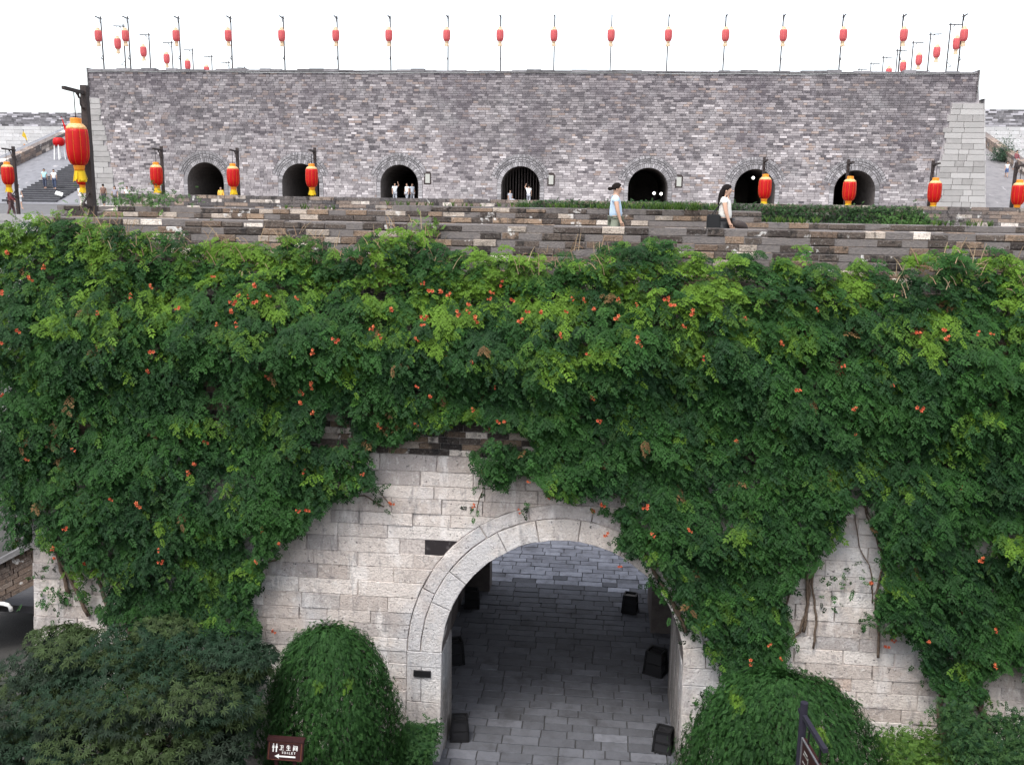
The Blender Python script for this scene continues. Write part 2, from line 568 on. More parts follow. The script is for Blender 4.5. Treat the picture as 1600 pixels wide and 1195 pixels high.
# ---- voussoirs: an inner and an outer ring, and the jambs below
def ring(r0, r1, lens, out, tint, first):
    a = 0.0
    i = 0
    while a < math.pi - .02:
        b = min(a + lens[i % len(lens)] * rnd.uniform(.85, 1.15), math.pi)
        if math.pi - b < .15: b = math.pi
        n = 5
        gp = rnd.uniform(.002, .006)
        th = [a + gp + (b - a - 2 * gp) * k / n for k in range(n + 1)]
        poly = [(AX - (r0 + e_) * math.cos(t), ASP + (r0 + e_) * math.sin(t)) for t, e_ in ((t, rnd.uniform(0, .022)) for t in th)] + [(AX - (r1 - e_) * math.cos(t), ASP + (r1 - e_) * math.sin(t)) for t, e_ in ((t, rnd.uniform(.003, .02)) for t in th[::-1])]
        c = mix3((.47, .41, .37), (.63, .57, .52), rnd.random())
        c = mix3(c, tint, .45)
        MB().slab(poly, wp, out + rnd.uniform(-.006, .008), .012, .45 if r0 < AHW + .1 else .2, c).build('voussoir', 'limestone', gw)
        a = b
        i += 1


ring(AHW - .01, RI, [.38, .30, .42, .27, .34], .016, (.60, .54, .485), 0)
ring(RI, RO, [.40, .52, .36, .44], .006, (.42, .385, .375), 1)
for sgn in (-1, 1):
    zz = 0.0
    while zz < ASP - .01:
        h = min(rnd.uniform(.45, .85), ASP - zz)
        if ASP - zz - h < .25: h = ASP - zz
        split = rnd.uniform(.35, .6)
        segs = [(AHW - .01, RO)] if rnd.random() < .5 else [(AHW - .01, AHW + split), (AHW + split, RO)]
        for r0, r1 in segs:
            xs = sorted((AX + sgn * r0, AX + sgn * r1))
            c = mix3((.43, .39, .37), (.57, .53, .50), rnd.random())
            MB().slab([(xs[0] + .006, zz + .005), (xs[1] - .006, zz + .005), (xs[1] - .006, zz + h - .005), (xs[0] + .006, zz + h - .005)], wp, .012 + rnd.uniform(-.005, .008), .012, .45, c).build('jamb_block', 'limestone', gw)
        zz += h


# ---- brick upper part of the wall
def brick_col(k=1.0):
    t = rnd.random()
    if t < .50: c = mix3((.028, .024, .024), (.09, .077, .070), rnd.random())
    elif t < .83: c = mix3((.11, .084, .068), (.24, .185, .14), rnd.random())
    elif t < .93: c = mix3((.25, .23, .21), (.40, .37, .34), rnd.random())
    else: c = mix3((.5, .48, .46), (.66, .64, .62), rnd.random())
    return (c[0] * k * 1.08, c[1] * k * .98, c[2] * k * .89)


ub = MB()
z = STONE_TOP + .004
nbk = 0
while z < 10.3:
    h = .13
    x = XL + rnd.uniform(-.3, 0)
    while x < XR:
        w = rnd.choice((.44, .46, .42, .22))
        c = brick_col(.9)
        mb = MB().slab([(max(x, XL) + .006, z + .006), (x + w - .006, z + .006), (x + w - .006, z + h - .006), (max(x, XL) + .006, z + h - .006)], wp, rnd.uniform(-.012, .008), .006, .06, c)
        if bool(bare(np.array([x + w / 2]), np.array([z + h / 2]))[0]):
            mb.build('brick', 'old_brick', gw)
        else:
            ub.add(mb.v, mb.f, c)
        x += w
    z += h
tag(ub.build('covered_bricks', 'old_brick', gw), kind='stuff')


# ---- stepped parapets on the wall
def parapet(name, label, z_top, y_top, step, ncourse, ch, depth, x0, x1, blen, group=None, cuts=()):
    root = empty(name, ((x0 + x1) / 2, y_top + depth / 2, WZ))
    tag(root, label, 'parapet', group)
    cm = MB()
    low_ = MB()
    n = 0
    for k in range(ncourse):
        zt_ = z_top - ch * k
        yf_ = y_top - step * k
        xlo = max([x0] + [c_[0] for c_ in cuts if c_[1] < 0 and k < c_[2]]); xhi = min([x1] + [c_[0] for c_ in cuts if c_[1] > 0 and k < c_[2]])
        cm.box((xlo + .02, yf_ + .02, zt_ - ch), (xhi - .02, y_top + depth - .003 * k, zt_ - .012), (1, 1, 1))
        x = x0 - rnd.uniform(0, .3)
        while x < x1:
            w = rnd.uniform(*blen)
            c = brick_col(1.2)
            j = rnd.uniform(-.045, .045)
            a, b = max(x, xlo) + .006, min(x + w, xhi) - .006
            zz0, zz1 = zt_ - ch + .006, zt_ - .006 + (rnd.uniform(-.05, .012) if k == 0 else rnd.uniform(-.016, .004))
            if b - a > .06 and rnd.random() > (.06 if k == 0 else .015):
                mb = MB()
                yy0, yy1 = yf_ + j, yf_ + .34
                cf = .012
                # chamfered brick: front face, chamfer round it, sides and worn top
                p = [(a, yy0 + cf, zz0), (b, yy0 + cf, zz0), (b, yy0 + cf, zz1), (a, yy0 + cf, zz1),
                     (a + cf, yy0, zz0 + cf), (b - cf, yy0 + rnd.uniform(-.006, .006), zz0 + cf), (b - cf, yy0, zz1 - cf), (a + cf, yy0 + rnd.uniform(-.006, .006), zz1 - cf),
                     (a, yy1, zz0), (b, yy1, zz0), (b, yy1, zz1), (a, yy1, zz1)]
                mb.add(p, [(4, 5, 6, 7), (0, 1, 5, 4), (1, 2, 6, 5), (2, 3, 7, 6), (3, 0, 4, 7), (3, 2, 10, 11), (1, 9, 10, 2), (0, 3, 11, 8)], c)
                if k < 5: mb.build('brick', 'old_brick', root)
                else: low_.add(mb.v, mb.f, c)
                n += 1
            x += w
    if low_.v: tag(low_.build('covered_bricks', 'old_brick', root), kind='stuff')
    cm.build('mortar_core', 'mortar', root)
    return root


parapet('parapet', 'stepped brick parapet along the vine-covered side of the gate wall', 11.52, 20.0, .05, 8, .152, .6, XL + .1, 11.6, (.34, .56))
parapet('parapet', 'low stepped brick parapet behind the two walking women', 11.78, 26.9, .09, 6, .15, .75, at_y(90, 320, 26.9).x, 13.2, (.42, .66), cuts=((at_y(612, 320, 26.9).x, -1, 1), (at_y(1190, 340, 26.9).x, 1, 2)))

# ---- the next gate wall of the barbican, where the photographer stands
ow = MB().box((-34, -9, 0), (34, -.45, 10.55), (.3, .28, .27)).build('barbican_wall', 'pale_stone')
tag(ow, 'plain pale stone barbican wall facing the vine-covered gate wall across the court', 'wall')

# ================================================================== the castle
lc = empty('castle_base_wall', (0, 42, 0))
tag(lc, 'tall pale stone base wall carrying the castle terrace', 'wall')
YT = 42.4
MB().box((-75, YT, 0), (70, 75, TZ - .02), (.5, .47, .46)).build('masonry_core', 'castle_mortar', lc)
lf = MB()
z = 0.0
while z < TZ - .05:
    x = -46 + rnd.uniform(-.6, 0)
    while x < 30:
        w = rnd.uniform(.7, 1.3)
        g = rnd.uniform(.20, .34)
        lf.slab([(x + .01, z + .008), (x + w - .01, z + .008), (x + w - .01, z + .342), (x + .01, z + .342)], lambda u, q, o: (u, YT - o, q), .03, .012, .06, (g, g * .96, g * .95))
        x += w
    z += .35
tag(lf.build('stone_facing', 'pale_stone', lc), kind='stuff')
sheet('terrace', -75, 70, YT, 175, TZ, 'paving', (.13, .125, .125))

# terrace parapet, small bricks: too small to tell apart
tp = empty('terrace_parapet', (0, YT, TZ))
tag(tp, 'grey brick parapet along the terrace in front of the castle arches', 'parapet')
pf = MB()
PT = 11.86
TPX = at_y(188, 310, YT).x
for k in range(8):
    z0 = PT - .158 * (k + 1)
    x = TPX
    while x < 26:
        w = rnd.uniform(.4, .75)
        c = brick_col(1.6)
        pf.box((x + .006, YT - .10 + rnd.uniform(-.015, .015) - .012 * k, z0 + .008), (x + w - .006, YT + .3, z0 + .15), mix3(c, (.2, .19, .2), .35), back=False)
        x += w
tag(pf.build('brick_facing', 'old_brick', tp), kind='stuff')
MB().box((TPX, YT - .06, TZ), (26, YT + .55, PT - .012), (1, 1, 1)).build('mortar_core', 'mortar', tp)

YC = 75.0                    # castle face at terrace level
CB = .02                     # its slight batter
CT = 21.15                   # top of the castle
ZS = 19.05                   # the upper band starts here


def cp(u, z_, out=0.0):
    return (u, YC + CB * (z_ - TZ) - out, z_)


def cx_edge(z_, side):
    t = (z_ - TZ) / (CT - TZ)
    if side < 0:
        return (-43.0 + 1.1 * t) if z_ < ZS else -41.6
    return (28.2 - 1.2 * t) if z_ < ZS else 26.65


castle = empty('castle', (-7.5, 82, TZ))
tag(castle, 'huge grey brick castle block with seven arches and red lanterns along its top', 'castle')
ARCH_PX = [322, 470, 624, 813, 1012, 1179, 1335]
AF = 11.12                   # floor of the arches
arches = []
for px in ARCH_PX:
    p = at_y(px, 300, YC)
    arches.append(p.x)
CHW, CSP = 1.5, 12.65
cm = MB()
cr = -.05
ed = [cx_edge(TZ, -1) + .05]
xs_prev = None
# face strips
xl = cx_edge(TZ, -1)
xr_ = cx_edge(TZ, 1)
cur = -41.4
for ax in arches:
    quad(cm, cp(cur, TZ, cr), cp(ax - CHW, TZ, cr), cp(ax - CHW, CT, cr), cp(cur, CT, cr))
    pts = [(ax - CHW * math.cos(math.pi * i / 14), CSP + CHW * math.sin(math.pi * i / 14)) for i in range(15)]
    for (x0, z0), (x1, z1) in zip(pts[:-1], pts[1:]):
        quad(cm, cp(x0, z0, cr), cp(x1, z1, cr), cp(x1, CT, cr), cp(x0, CT, cr))
    quad(cm, cp(ax - CHW, TZ, cr), cp(ax + CHW, TZ, cr), cp(ax + CHW, AF, cr), cp(ax - CHW, AF, cr))
    cur = ax + CHW
quad(cm, cp(cur, TZ, cr), cp(26.4, TZ, cr), cp(26.4, CT, cr), cp(cur, CT, cr))
# body behind: ends, top, rear
cm.add([(-43.0, YC + .1, TZ), (28.2, YC + .1, TZ), (28.2, 112, TZ), (-43.0, 112, TZ), (-41.55, YC + .3, CT), (26.6, YC + .3, CT), (26.6, 112, CT), (-41.55, 112, CT)],
       [(1, 2, 6, 5), (2, 3, 7, 6), (3, 0, 4, 7), (4, 5, 6, 7)])
cm.add([cp(-43.0, TZ, cr), cp(-41.4, TZ, cr), cp(-41.4, CT, cr), cp(-41.55, CT, cr)], [(0, 1, 2, 3)])
cm.add([cp(26.4, TZ, cr), cp(28.2, TZ, cr), cp(26.6, CT, cr), cp(26.4, CT, cr)], [(0, 1, 2, 3)])
cm.build('masonry_core', 'castle_mortar', castle)
# alcoves behind the arches
for i, ax in enumerate(arches):
    mb = MB()
    pts = [(ax - CHW, AF)] + [(ax - CHW * math.cos(math.pi * k / 14), CSP + CHW * math.sin(math.pi * k / 14)) for k in range(15)] + [(ax + CHW, AF)]
    d = 14.0
    for (x0, z0), (x1, z1) in zip(pts[:-1], pts[1:]):
        quad(mb, (x0, YC - .02, z0), (x0, YC + d, z0), (x1, YC + d, z1), (x1, YC - .02, z1))
    quad(mb, (ax - CHW, YC - .02, AF), (ax + CHW, YC - .02, AF), (ax + CHW, YC + d, AF), (ax - CHW, YC + d, AF))
    mb.add([(x, YC + d - .01, z_) for x, z_ in pts], [tuple(range(len(pts)))])
    mb.build('alcove', 'vault_brick', castle)
# voussoir rings of thin bricks
for ax in arches:
    mb = MB()
    for r0, r1, n, ph in ((CHW, CHW + .32, 34, 0), (CHW + .345, CHW + .49, 17, .3), (CHW + .51, CHW + .655, 19, .1), (CHW + .675, CHW + .90, 52, .1)):
        a0, a1 = (-.0, math.pi) if r0 < CHW + .1 else (.28, math.pi - .28)
        for k in range(n):
            t0 = a0 + (a1 - a0) * k / n; t1 = a0 + (a1 - a0) * (k + .86) / n
            g = rnd.uniform(.16, .30) if rnd.random() < .65 else rnd.uniform(.32, .46)
            if r1 - r0 < .2: g *= .85
            poly = [(ax - r * math.cos(t), CSP + r * math.sin(t)) for r, t in ((r0 + .01, t0), (r0 + .01, t1), (r1 - .01, t1), (r1 - .01, t0))]
            mb.slab(poly, cp, .03, .01, .1, (g, g * .95, g * .97))
    for sg in (-1, 1):
        zz = AF
        while zz < CSP - .05:
            g = rnd.uniform(.2, .45)
            xs = sorted((ax + sg * CHW, ax + sg * (CHW + .34)))
            mb.slab([(xs[0] + .01, zz + .01), (xs[1] - .01, zz + .01), (xs[1] - .01, zz + .2), (xs[0] + .01, zz + .2)], cp, .03, .01, .1, (g, g * .95, g * .97))
            zz += .22
    mb.build('arch_ring', 'castle_brick', castle)


# ---- pale corner stones, each one a piece
def quoin_edge(z_, side):
    """inner edge of the pale corner strip"""
    t = (z_ - TZ) / (ZS - TZ)
    if side < 0: return -40.9 + 1.35 * (1 - t) ** 1.2
    return 24.9 - .95 * (1 - t) - (1.6 * max(0, 1 - t * 8))


z = TZ
while z < ZS - .1:
    h = min(rnd.choice((.36, .42, .48)), ZS - z)
    for side in (-1, 1):
        a, b = sorted((cx_edge(z + h / 2, side), quoin_edge(z + h / 2, side) + rnd.uniform(-.22, .22)))
        cuts = [a]
        while cuts[-1] < b - .7: cuts.append(cuts[-1] + rnd.uniform(.6, 1.4))
        cuts[-1] = b
        for i in range(len(cuts) - 1):
            if cuts[i + 1] - cuts[i] < .1: continue
            c = mix3((.27, .258, .248), (.43, .415, .40), rnd.random())
            MB().slab([(cuts[i] + .012, z + .01), (cuts[i + 1] - .012, z + .01), (cuts[i + 1] - .012, z + h - .01), (cuts[i] + .012, z + h - .01)], cp, .05, .02, .12, c).build('corner_stone', 'pale_stone', castle)
    z += h
# return faces of the two corners
for side in (-1, 1):
    mb = MB()
    z = TZ
    while z < CT - .1:
        yy = YC + .06
        while yy < 100:
            w = rnd.uniform(.8, 1.6)
            g = rnd.uniform(.34, .6) if z < ZS else rnd.uniform(.1, .3)
            xo = cx_edge(z + .2, side)
            mb.slab([(yy + .01, z + .01), (yy + w - .01, z + .01), (yy + w - .01, z + .39), (yy + .01, z + .39)], lambda u, q, o: (cx_edge(min(q, ZS - .01) if z < ZS else q, side) + side * o, u, q), .05, .02, .1, (g, g * .97, g * .95))
            yy += w
        z += .4
    tag(mb.build('side_facing', 'pale_stone', castle), kind='stuff')

# ---- brick facing: about ten thousand bricks, real but too small to pick apart
bf = MB()
z = TZ
rowi = 0
ch = .172
while z < CT - .02:
    band = z > ZS
    h = ch
    x = (cx_edge(z, -1) if band else quoin_edge(z, -1)) + .0
    xe = (cx_edge(z, 1) if band else quoin_edge(z, 1))
    x0s = x
    x += rnd.uniform(-.4, 0)
    zm = z + h / 2
    while x < xe:
        w = rnd.choice((.40, .46, .52, .56, .28))
        a, b = max(x, x0s) + .012, min(x + w, xe) - .012
        x += w
        if b - a < .06: continue
        mxx = (a + b) / 2
        skip = False
        segs = [(a, b)]
        for ax in arches:
            if abs(mxx - ax) < 4:
                rr = 0
                if zm < CSP: rr = CHW + .36
                else:
                    R_ = CHW + (.94 if (zm - CSP) > (CHW + .9) * math.sin(.28) else .36)
                    q = R_ * R_ - (zm - CSP) ** 2
                    rr = math.sqrt(q) if q > 0 else 0
                if zm < AF: rr = 0
                if rr > 0:
                    ns = []
                    for s0, s1 in segs:
                        if s1 < ax - rr or s0 > ax + rr: ns.append((s0, s1)); continue
                        if s0 < ax - rr: ns.append((s0, ax - rr))
                        if s1 > ax + rr: ns.append((ax + rr, s1))
                    segs = ns
        n1 = float(NA(mxx, zm * 2.2, .22)); n2 = float(NB(mxx, zm * 2, .9))
        low = max(0., min(1., (16.5 - zm) / 4.5))
        pl = .09 + .42 * low + .26 * (n1 - .5) + .3 * (n2 - .5)
        if band: pl -= .10
        if 18.75 < zm < ZS + .25: pl -= .15
        t = rnd.random()
        if t < pl: c = mix3((.38, .36, .355), (.60, .58, .57), rnd.random() ** 1.8)
        elif t < pl + .50: c = mix3((.20, .187, .19), (.36, .342, .34), rnd.random())
        elif t < pl + .57: c = mix3((.25, .20, .175), (.36, .30, .26), rnd.random())
        else: c = mix3((.085, .079, .085), (.18, .168, .172), rnd.random())
        dmp = max(0., float(NC(mxx * 1.0, zm * .22, .55)) - .52) * 1.2
        c = mix3(c, (.105, .092, .105), min(.6, dmp + (.20 if band else 0)))
        c = (c[0] * 1.04, c[1] * .99, c[2] * 1.005)
        o = rnd.uniform(-.012, .02)
        for s0, s1 in segs:
            if s1 - s0 < .05: continue
            p = [cp(s0, z + .012, o), cp(s1, z + .012, o), cp(s1, z + h - .008, o), cp(s0, z + h - .008, o), cp(s0, z + .012, o - .08), cp(s1, z + .012, o - .08), cp(s1, z + h - .008, o - .08), cp(s0, z + h - .008, o - .08)]
            bf.add(p, [(0, 1, 2, 3), (3, 2, 6, 7), (1, 0, 4, 5), (1, 5, 6, 2), (0, 3, 7, 4)], c)
    z += h
tag(bf.build('brick_facing', 'castle_brick', castle), kind='stuff')
# coping and the pale conduit under it
cop = MB()
x = -41.5
while x < 26.5:
    w = rnd.uniform(.8, 1.3)
    g = rnd.uniform(.10, .26)
    cop.box((x + .01, YC + .08, CT + .005 + rnd.uniform(-.02, .0)), (min(x + w, 26.5) - .01, YC + .75, CT + .15 + rnd.choice((-.09, -.02, 0, .03, .06)) + rnd.uniform(-.03, .03)), (g, g * .96, g))
    x += w
cop.build('coping', 'castle_brick', castle)
cd = MB().tube([(-41.6 + i * 1.7, YC + .16, CT - .06 + .025 * math.sin(i * 1.3) + .03 * math.sin(i * .37)) for i in range(41)], .028, 5)
tag(cd.build('conduit', 'white_paint'), 'long thin white conduit strung along the top edge of the castle', 'conduit')

# vertical bars closing the middle arch
for k in range(13):
    xx = arches[3] - CHW + (k + .5) * 2 * CHW / 13
    zt_ = CSP + math.sqrt(max(.01, CHW ** 2 - (xx - arches[3]) ** 2))
    MB().box((xx - .03, YC + 1.2, AF), (xx + .03, YC + 1.26, zt_), (1, 1, 1)).build('gate_bar', 'dark_wood', castle)

# plaques beside the arches and lamps in them
for i, (px, py) in enumerate(((668, 279), (861, 281), (1061, 284))):
    p = at_y(px, py, YC)
    t = empty('wall_plaque', (p.x, YC - .1, p.z))
    tag(t, ['white wall plaque with dark rounded frame by an arch holding three white-shirted people', 'white wall plaque with dark rounded frame beside the barred middle arch', 'white wall plaque with dark rounded frame beside the arch with two lamps'][i], 'plaque', 'plaques between the castle arches')
    w, h = .24, .42
    outer = [(-w - .06, -h - .06), (w + .06, -h - .06), (w + .06, h - .05), (w - .06, h + .1), (-w + .06, h + .1), (-w - .06, h - .05)]
    MB().slab([(p.x + a, p.z + b) for a, b in outer], lambda u, q, o: (u, YC + .1 - o, q), .07, .02, .12).build('frame', 'dark_wood', t)
    MB().slab([(p.x - w * .75, p.z - h * .85), (p.x + w * .75, p.z - h * .85), (p.x + w * .75, p.z + h * .8), (p.x - w * .75, p.z + h * .8)], lambda u, q, o: (u, YC + .1 - o, q), .09, .01, .1).build('panel', 'print_grey', t)
for px, py, lab in ((1022, 302, 'round white lamp low in an arch, one of two side by side'), (1033, 303, 'round white lamp low in an arch, one of two side by side'), (1177, 278, 'single round white lamp hanging high in an arch')):
    p = at_y(px, py, YC + 1.5)
    mb = MB().lathe([(.02, .11), (.07, .09), (.11, .02), (.11, -.03), (.07, -.10), (.02, -.12)], 14)
    t = empty('globe_lamp', p)
    mb2 = mb.mesh('globe', 'lamp_glow', smooth=True)
    g = bpy.data.objects.new('globe', mb2); COL.objects.link(g); g.parent = t
    top = CSP + .9 - p.z if py < 290 else -(p.z - AF)
    st = bpy.data.objects.new('stem', MB().tube([(0, 0, 0), (0, 0, top)], .02, 6).mesh('stem', 'black_metal')); COL.objects.link(st); st.parent = t
    tag(t, lab, 'lamp', 'lamps in the castle arches' if py > 290 else None)

# ================================================================== ramps and far walls beside the castle
SL = .30


def rampz(y_):
    return TZ + .02 + SL * (y_ - 76.5)


def ramp_strip(x0, x1, y0, y1, dz, mat, col, name):
    mb = MB()
    n = 1
    quad(mb, (x0, y0, rampz(y0) + dz), (x1, y0, rampz(y0) + dz), (x1, y1, rampz(y1) + dz), (x0, y1, rampz(y1) + dz), col)
    return tag(mb.build(name, mat), kind='structure')


def ramp_hit(px, py):
    d = ray(px, py)
    t = (rampz(0) - EYE) / (d.z - SL * d.y)
    return Vector((0, 0, EYE)) + d * t


rl = ramp_strip(-60, -43.05, 76.5, 109, 0, 'ramp_stone', (.20, .20, .215), 'ramp')
rr = ramp_strip(28.25, 37, 76.5, 109, 0, 'ramp_stone', (.22, .21, .215), 'ramp')
# stone steps up the middle of the left ramp
sL, sR = ramp_hit(60, 285).x, ramp_hit(85, 318).x
y = 77.0
while y < 92:
    zz = rampz(y)
    MB().box((sL, y, zz - .1), (sR, y + .58, zz + .17), mix3((.05, .05, .06), (.075, .075, .085), rnd.random())).box((sL, y - .03, zz + .17), (sR, y + .10, zz + .20), (.22, .22, .23)).build('step', 'paving', rl)
    y += .62


def slope_wall(name, label, x0, x1, y0, y1, hgt, mat):
    t = empty(name, ((x0 + x1) / 2, y0, rampz(y0)))
    tag(t, label, 'wall')
    mb = MB()
    k = y0
    while k < y1:
        w = rnd.uniform(.6, 1.1)
        for j in range(3):
            c = mix3(brick_col(1.9), (.3, .26, .25), .4)
            a, b = rampz(k) + hgt * j / 3 - .02, rampz(k + w) + hgt * j / 3 - .02
            mb.add([(x0, k, a), (x1, k, a), (x1, k + w - .03, b), (x0, k + w - .03, b), (x0, k, a + hgt / 3 - .02), (x1, k, a + hgt / 3 - .02), (x1, k + w - .03, b + hgt / 3 - .02), (x0, k + w - .03, b + hgt / 3 - .02)],
                   [(0, 1, 5, 4), (1, 2, 6, 5), (2, 3, 7, 6), (3, 0, 4, 7), (4, 5, 6, 7)], c)
        k += w
    tag(mb.build('brick_facing', 'old_brick', t), kind='stuff')
    mb = MB()
    mb.add([(x0 + .05, y0, rampz(y0) - 1), (x1 - .05, y0, rampz(y0) - 1), (x1 - .05, y1, rampz(y1) - 1), (x0 + .05, y1, rampz(y1) - 1), (x0 + .05, y0, rampz(y0) + hgt - .08), (x1 - .05, y0, rampz(y0) + hgt - .08), (x1 - .05, y1, rampz(y1) + hgt - .08), (x0 + .05, y1, rampz(y1) + hgt - .08)],
           [(0, 1, 5, 4), (1, 2, 6, 5), (2, 3, 7, 6), (3, 0, 4, 7), (4, 5, 6, 7)])
    mb.build('mortar_core', 'mortar', t)


slope_wall('ramp_wall', 'sloping brick wall edging the stepped ramp left of the castle', -57.0, -56.2, 77, 100, 1.0, 'old_brick')
slope_wall('ramp_wall', 'sloping dark brick wall edging the ramp where the red-clad person stands', 36.0, 36.7, 77, 108, 1.0, 'old_brick')


def far_wall(x0, x1, y_, ztop, zsplit, label):
    t = empty('city_wall', ((x0 + x1) / 2, y_, TZ))
    tag(t, label, 'wall')
    MB().box((x0, y_ + .05, TZ), (x1, y_ + 6, ztop - .05), (1, 1, 1)).build('masonry_core', 'castle_mortar', t)
    a, b = MB(), MB()
    z = TZ
    while z < ztop:
        pale = z < zsplit
        h = .42 if pale else .2
        x = x0
        while x < x1:
            w = rnd.uniform(.8, 1.5) if pale else rnd.uniform(.5, .9)
            if pale:
                g = rnd.uniform(.48, .62); c = (g, g * .985, g * .98)
            else:
                g = rnd.choice((.09, .13, .2, .2, .34, .5)) * rnd.uniform(.8, 1.2); c = (g, g * .96, g * 1.02)
            (a if pale else b).box((x + .01, y_ - rnd.uniform(0, .03), z + .01), (min(x + w, x1) - .01, y_ + .1, z + h - .01), c, back=False)
            x += w
        z += h
    tag(a.build('stone_facing', 'pale_stone', t), kind='stuff')
    tag(b.build('brick_facing', 'castle_brick', t), kind='stuff')


far_wall(-88, -43.2, 110, 20.6, 18.9, 'distant pale stone city wall with brick top behind the stepped ramp')
far_wall(28.3, 66, 110, 21.6, 19.6, 'distant pale stone city wall with brick top behind the bush and the boy')

# ---- low sloping wall and dark yard at the left, beyond the end of the gate wall
sw = empty('side_wall', (-17.5, 24, 0))
tag(sw, 'brown brick parapet with grey coping over a dark shelter beyond the gate wall end', 'wall')
SY = 21.5
p0, p1 = at_y(-120, 945, SY), at_y(75, 842, SY)
h0 = 1.0
mb = MB()
nrow = 7
for j in range(nrow):
    k = 0.0
    while k < 1:
        w = rnd.uniform(.12, .2)
        e = min(k + w, 1)
        lo0, lo1 = p0.lerp(p1, k + .004), p0.lerp(p1, e - .004)
        za, zb = -h0 * (j + 1) / nrow + .012, -h0 * j / nrow
        c = mix3(brick_col(.8), (.15, .11, .09), .6)
        mb2 = MB()
        mb2.add([(lo0.x, SY - .05, lo0.z + za), (lo1.x, SY - .05, lo1.z + za), (lo1.x, SY - .05, lo1.z + zb), (lo0.x, SY - .05, lo0.z + zb), (lo0.x, SY + .1, lo0.z + za), (lo1.x, SY + .1, lo1.z + za), (lo1.x, SY + .1, lo1.z + zb), (lo0.x, SY + .1, lo0.z + zb)],
                [(0, 1, 2, 3), (3, 2, 6, 7), (1, 0, 4, 5), (1, 5, 6, 2), (0, 3, 7, 4)], c)
        mb2.build('brick', 'old_brick', sw)
        k = e
mb = MB()
mb.add([(p0.x, SY - .2, p0.z + .01), (p1.x, SY - .2, p1.z + .01), (p1.x, SY + .6, p1.z + .01), (p0.x, SY + .6, p0.z + .01), (p0.x, SY - .2, p0.z + .16), (p1.x, SY - .2, p1.z + .16), (p1.x, SY + .6, p1.z + .16), (p0.x, SY + .6, p0.z + .16)],
       [(0, 1, 5, 4), (1, 2, 6, 5), (2, 3, 7, 6), (3, 0, 4, 7), (4, 5, 6, 7), (3, 2, 1, 0)], (.17, .165, .165))
mb.build('coping', 'paving', sw)
mb = MB()
mb.add([(p0.x, SY + .02, p0.z - h0), (p1.x, SY + .02, p1.z - h0), (p1.x, SY + .55, p1.z - h0), (p0.x, SY + .55, p0.z - h0), (p0.x, SY + .02, p0.z), (p1.x, SY + .02, p1.z), (p1.x, SY + .55, p1.z), (p0.x, SY + .55, p0.z)],
       [(0, 1, 5, 4), (1, 2, 6, 5), (2, 3, 7, 6), (3, 0, 4, 7), (3, 2, 1, 0)])
mb.build('mortar_core', 'mortar', sw)
# flat roof behind it and the dark shelter below
mb = MB()
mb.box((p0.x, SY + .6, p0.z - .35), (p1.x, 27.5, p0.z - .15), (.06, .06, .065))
mb.box((p0.x, 27.3, 0), (p1.x, 27.5, p0.z - .15), (.03, .03, .03))  # inner walls near black: shade of the opening put into their colour
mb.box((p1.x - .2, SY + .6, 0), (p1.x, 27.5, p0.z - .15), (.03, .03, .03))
mb.build('shelter', 'paving', sw)
q = at_y(10, 945, 20.6)
pp = MB().tube([(q.x - 1.6, 20.6, q.z + .02), (q.x - .1, 20.6, q.z + .03), (q.x + .04, 20.6, q.z + .01), (q.x + .1, 20.6, q.z - .06), (q.x + .11, 20.6, q.z - .15)], .05, 10)
pp.tube([(q.x - 1.6, 20.6, q.z + .02), (q.x - 1.6, 20.6, 0)], .05, 10)
tag(pp.build('drain_pipe', 'white_paint', smooth=True), 'white bent pipe sticking out beside the low brown brick wall', 'pipe')

# ================================================================== lantern poles and lanterns
def make_pole(name, h, back_stub=True, thick=.13):
    t = empty(name)
    def part(n, mb): 
        o = bpy.data.objects.new(n, mb.mesh(n, 'dark_wood')); COL.objects.link(o); o.parent = t
    part('shaft', MB().bar((0, 0, 0), (0, 0, h), thick, thick, w2=thick * .85))
    part('arm', MB().bar((0, .14, h - .17), (0, -.85, h - .14), .07, .07))
    b = MB()
    b.tube([(0, -.02, h - .5), (0, -.14, h - .5), (0, -.2, h - .42), (0, -.2, h - .3), (0, -.28, h - .24), (0, -.36, h - .18)], .022, 6)
    b.bar((0, -.26, h - .3), (0, -.26, h - .17), .03)
    part('bracket', b)
    if back_stub:
        part('stay', MB().bar((0, 0, .95), (0, -.38, 1.05), .05, .05).bar((0, -.36, 1.05), (0, 0, 1.35), .03, .03))
    return t


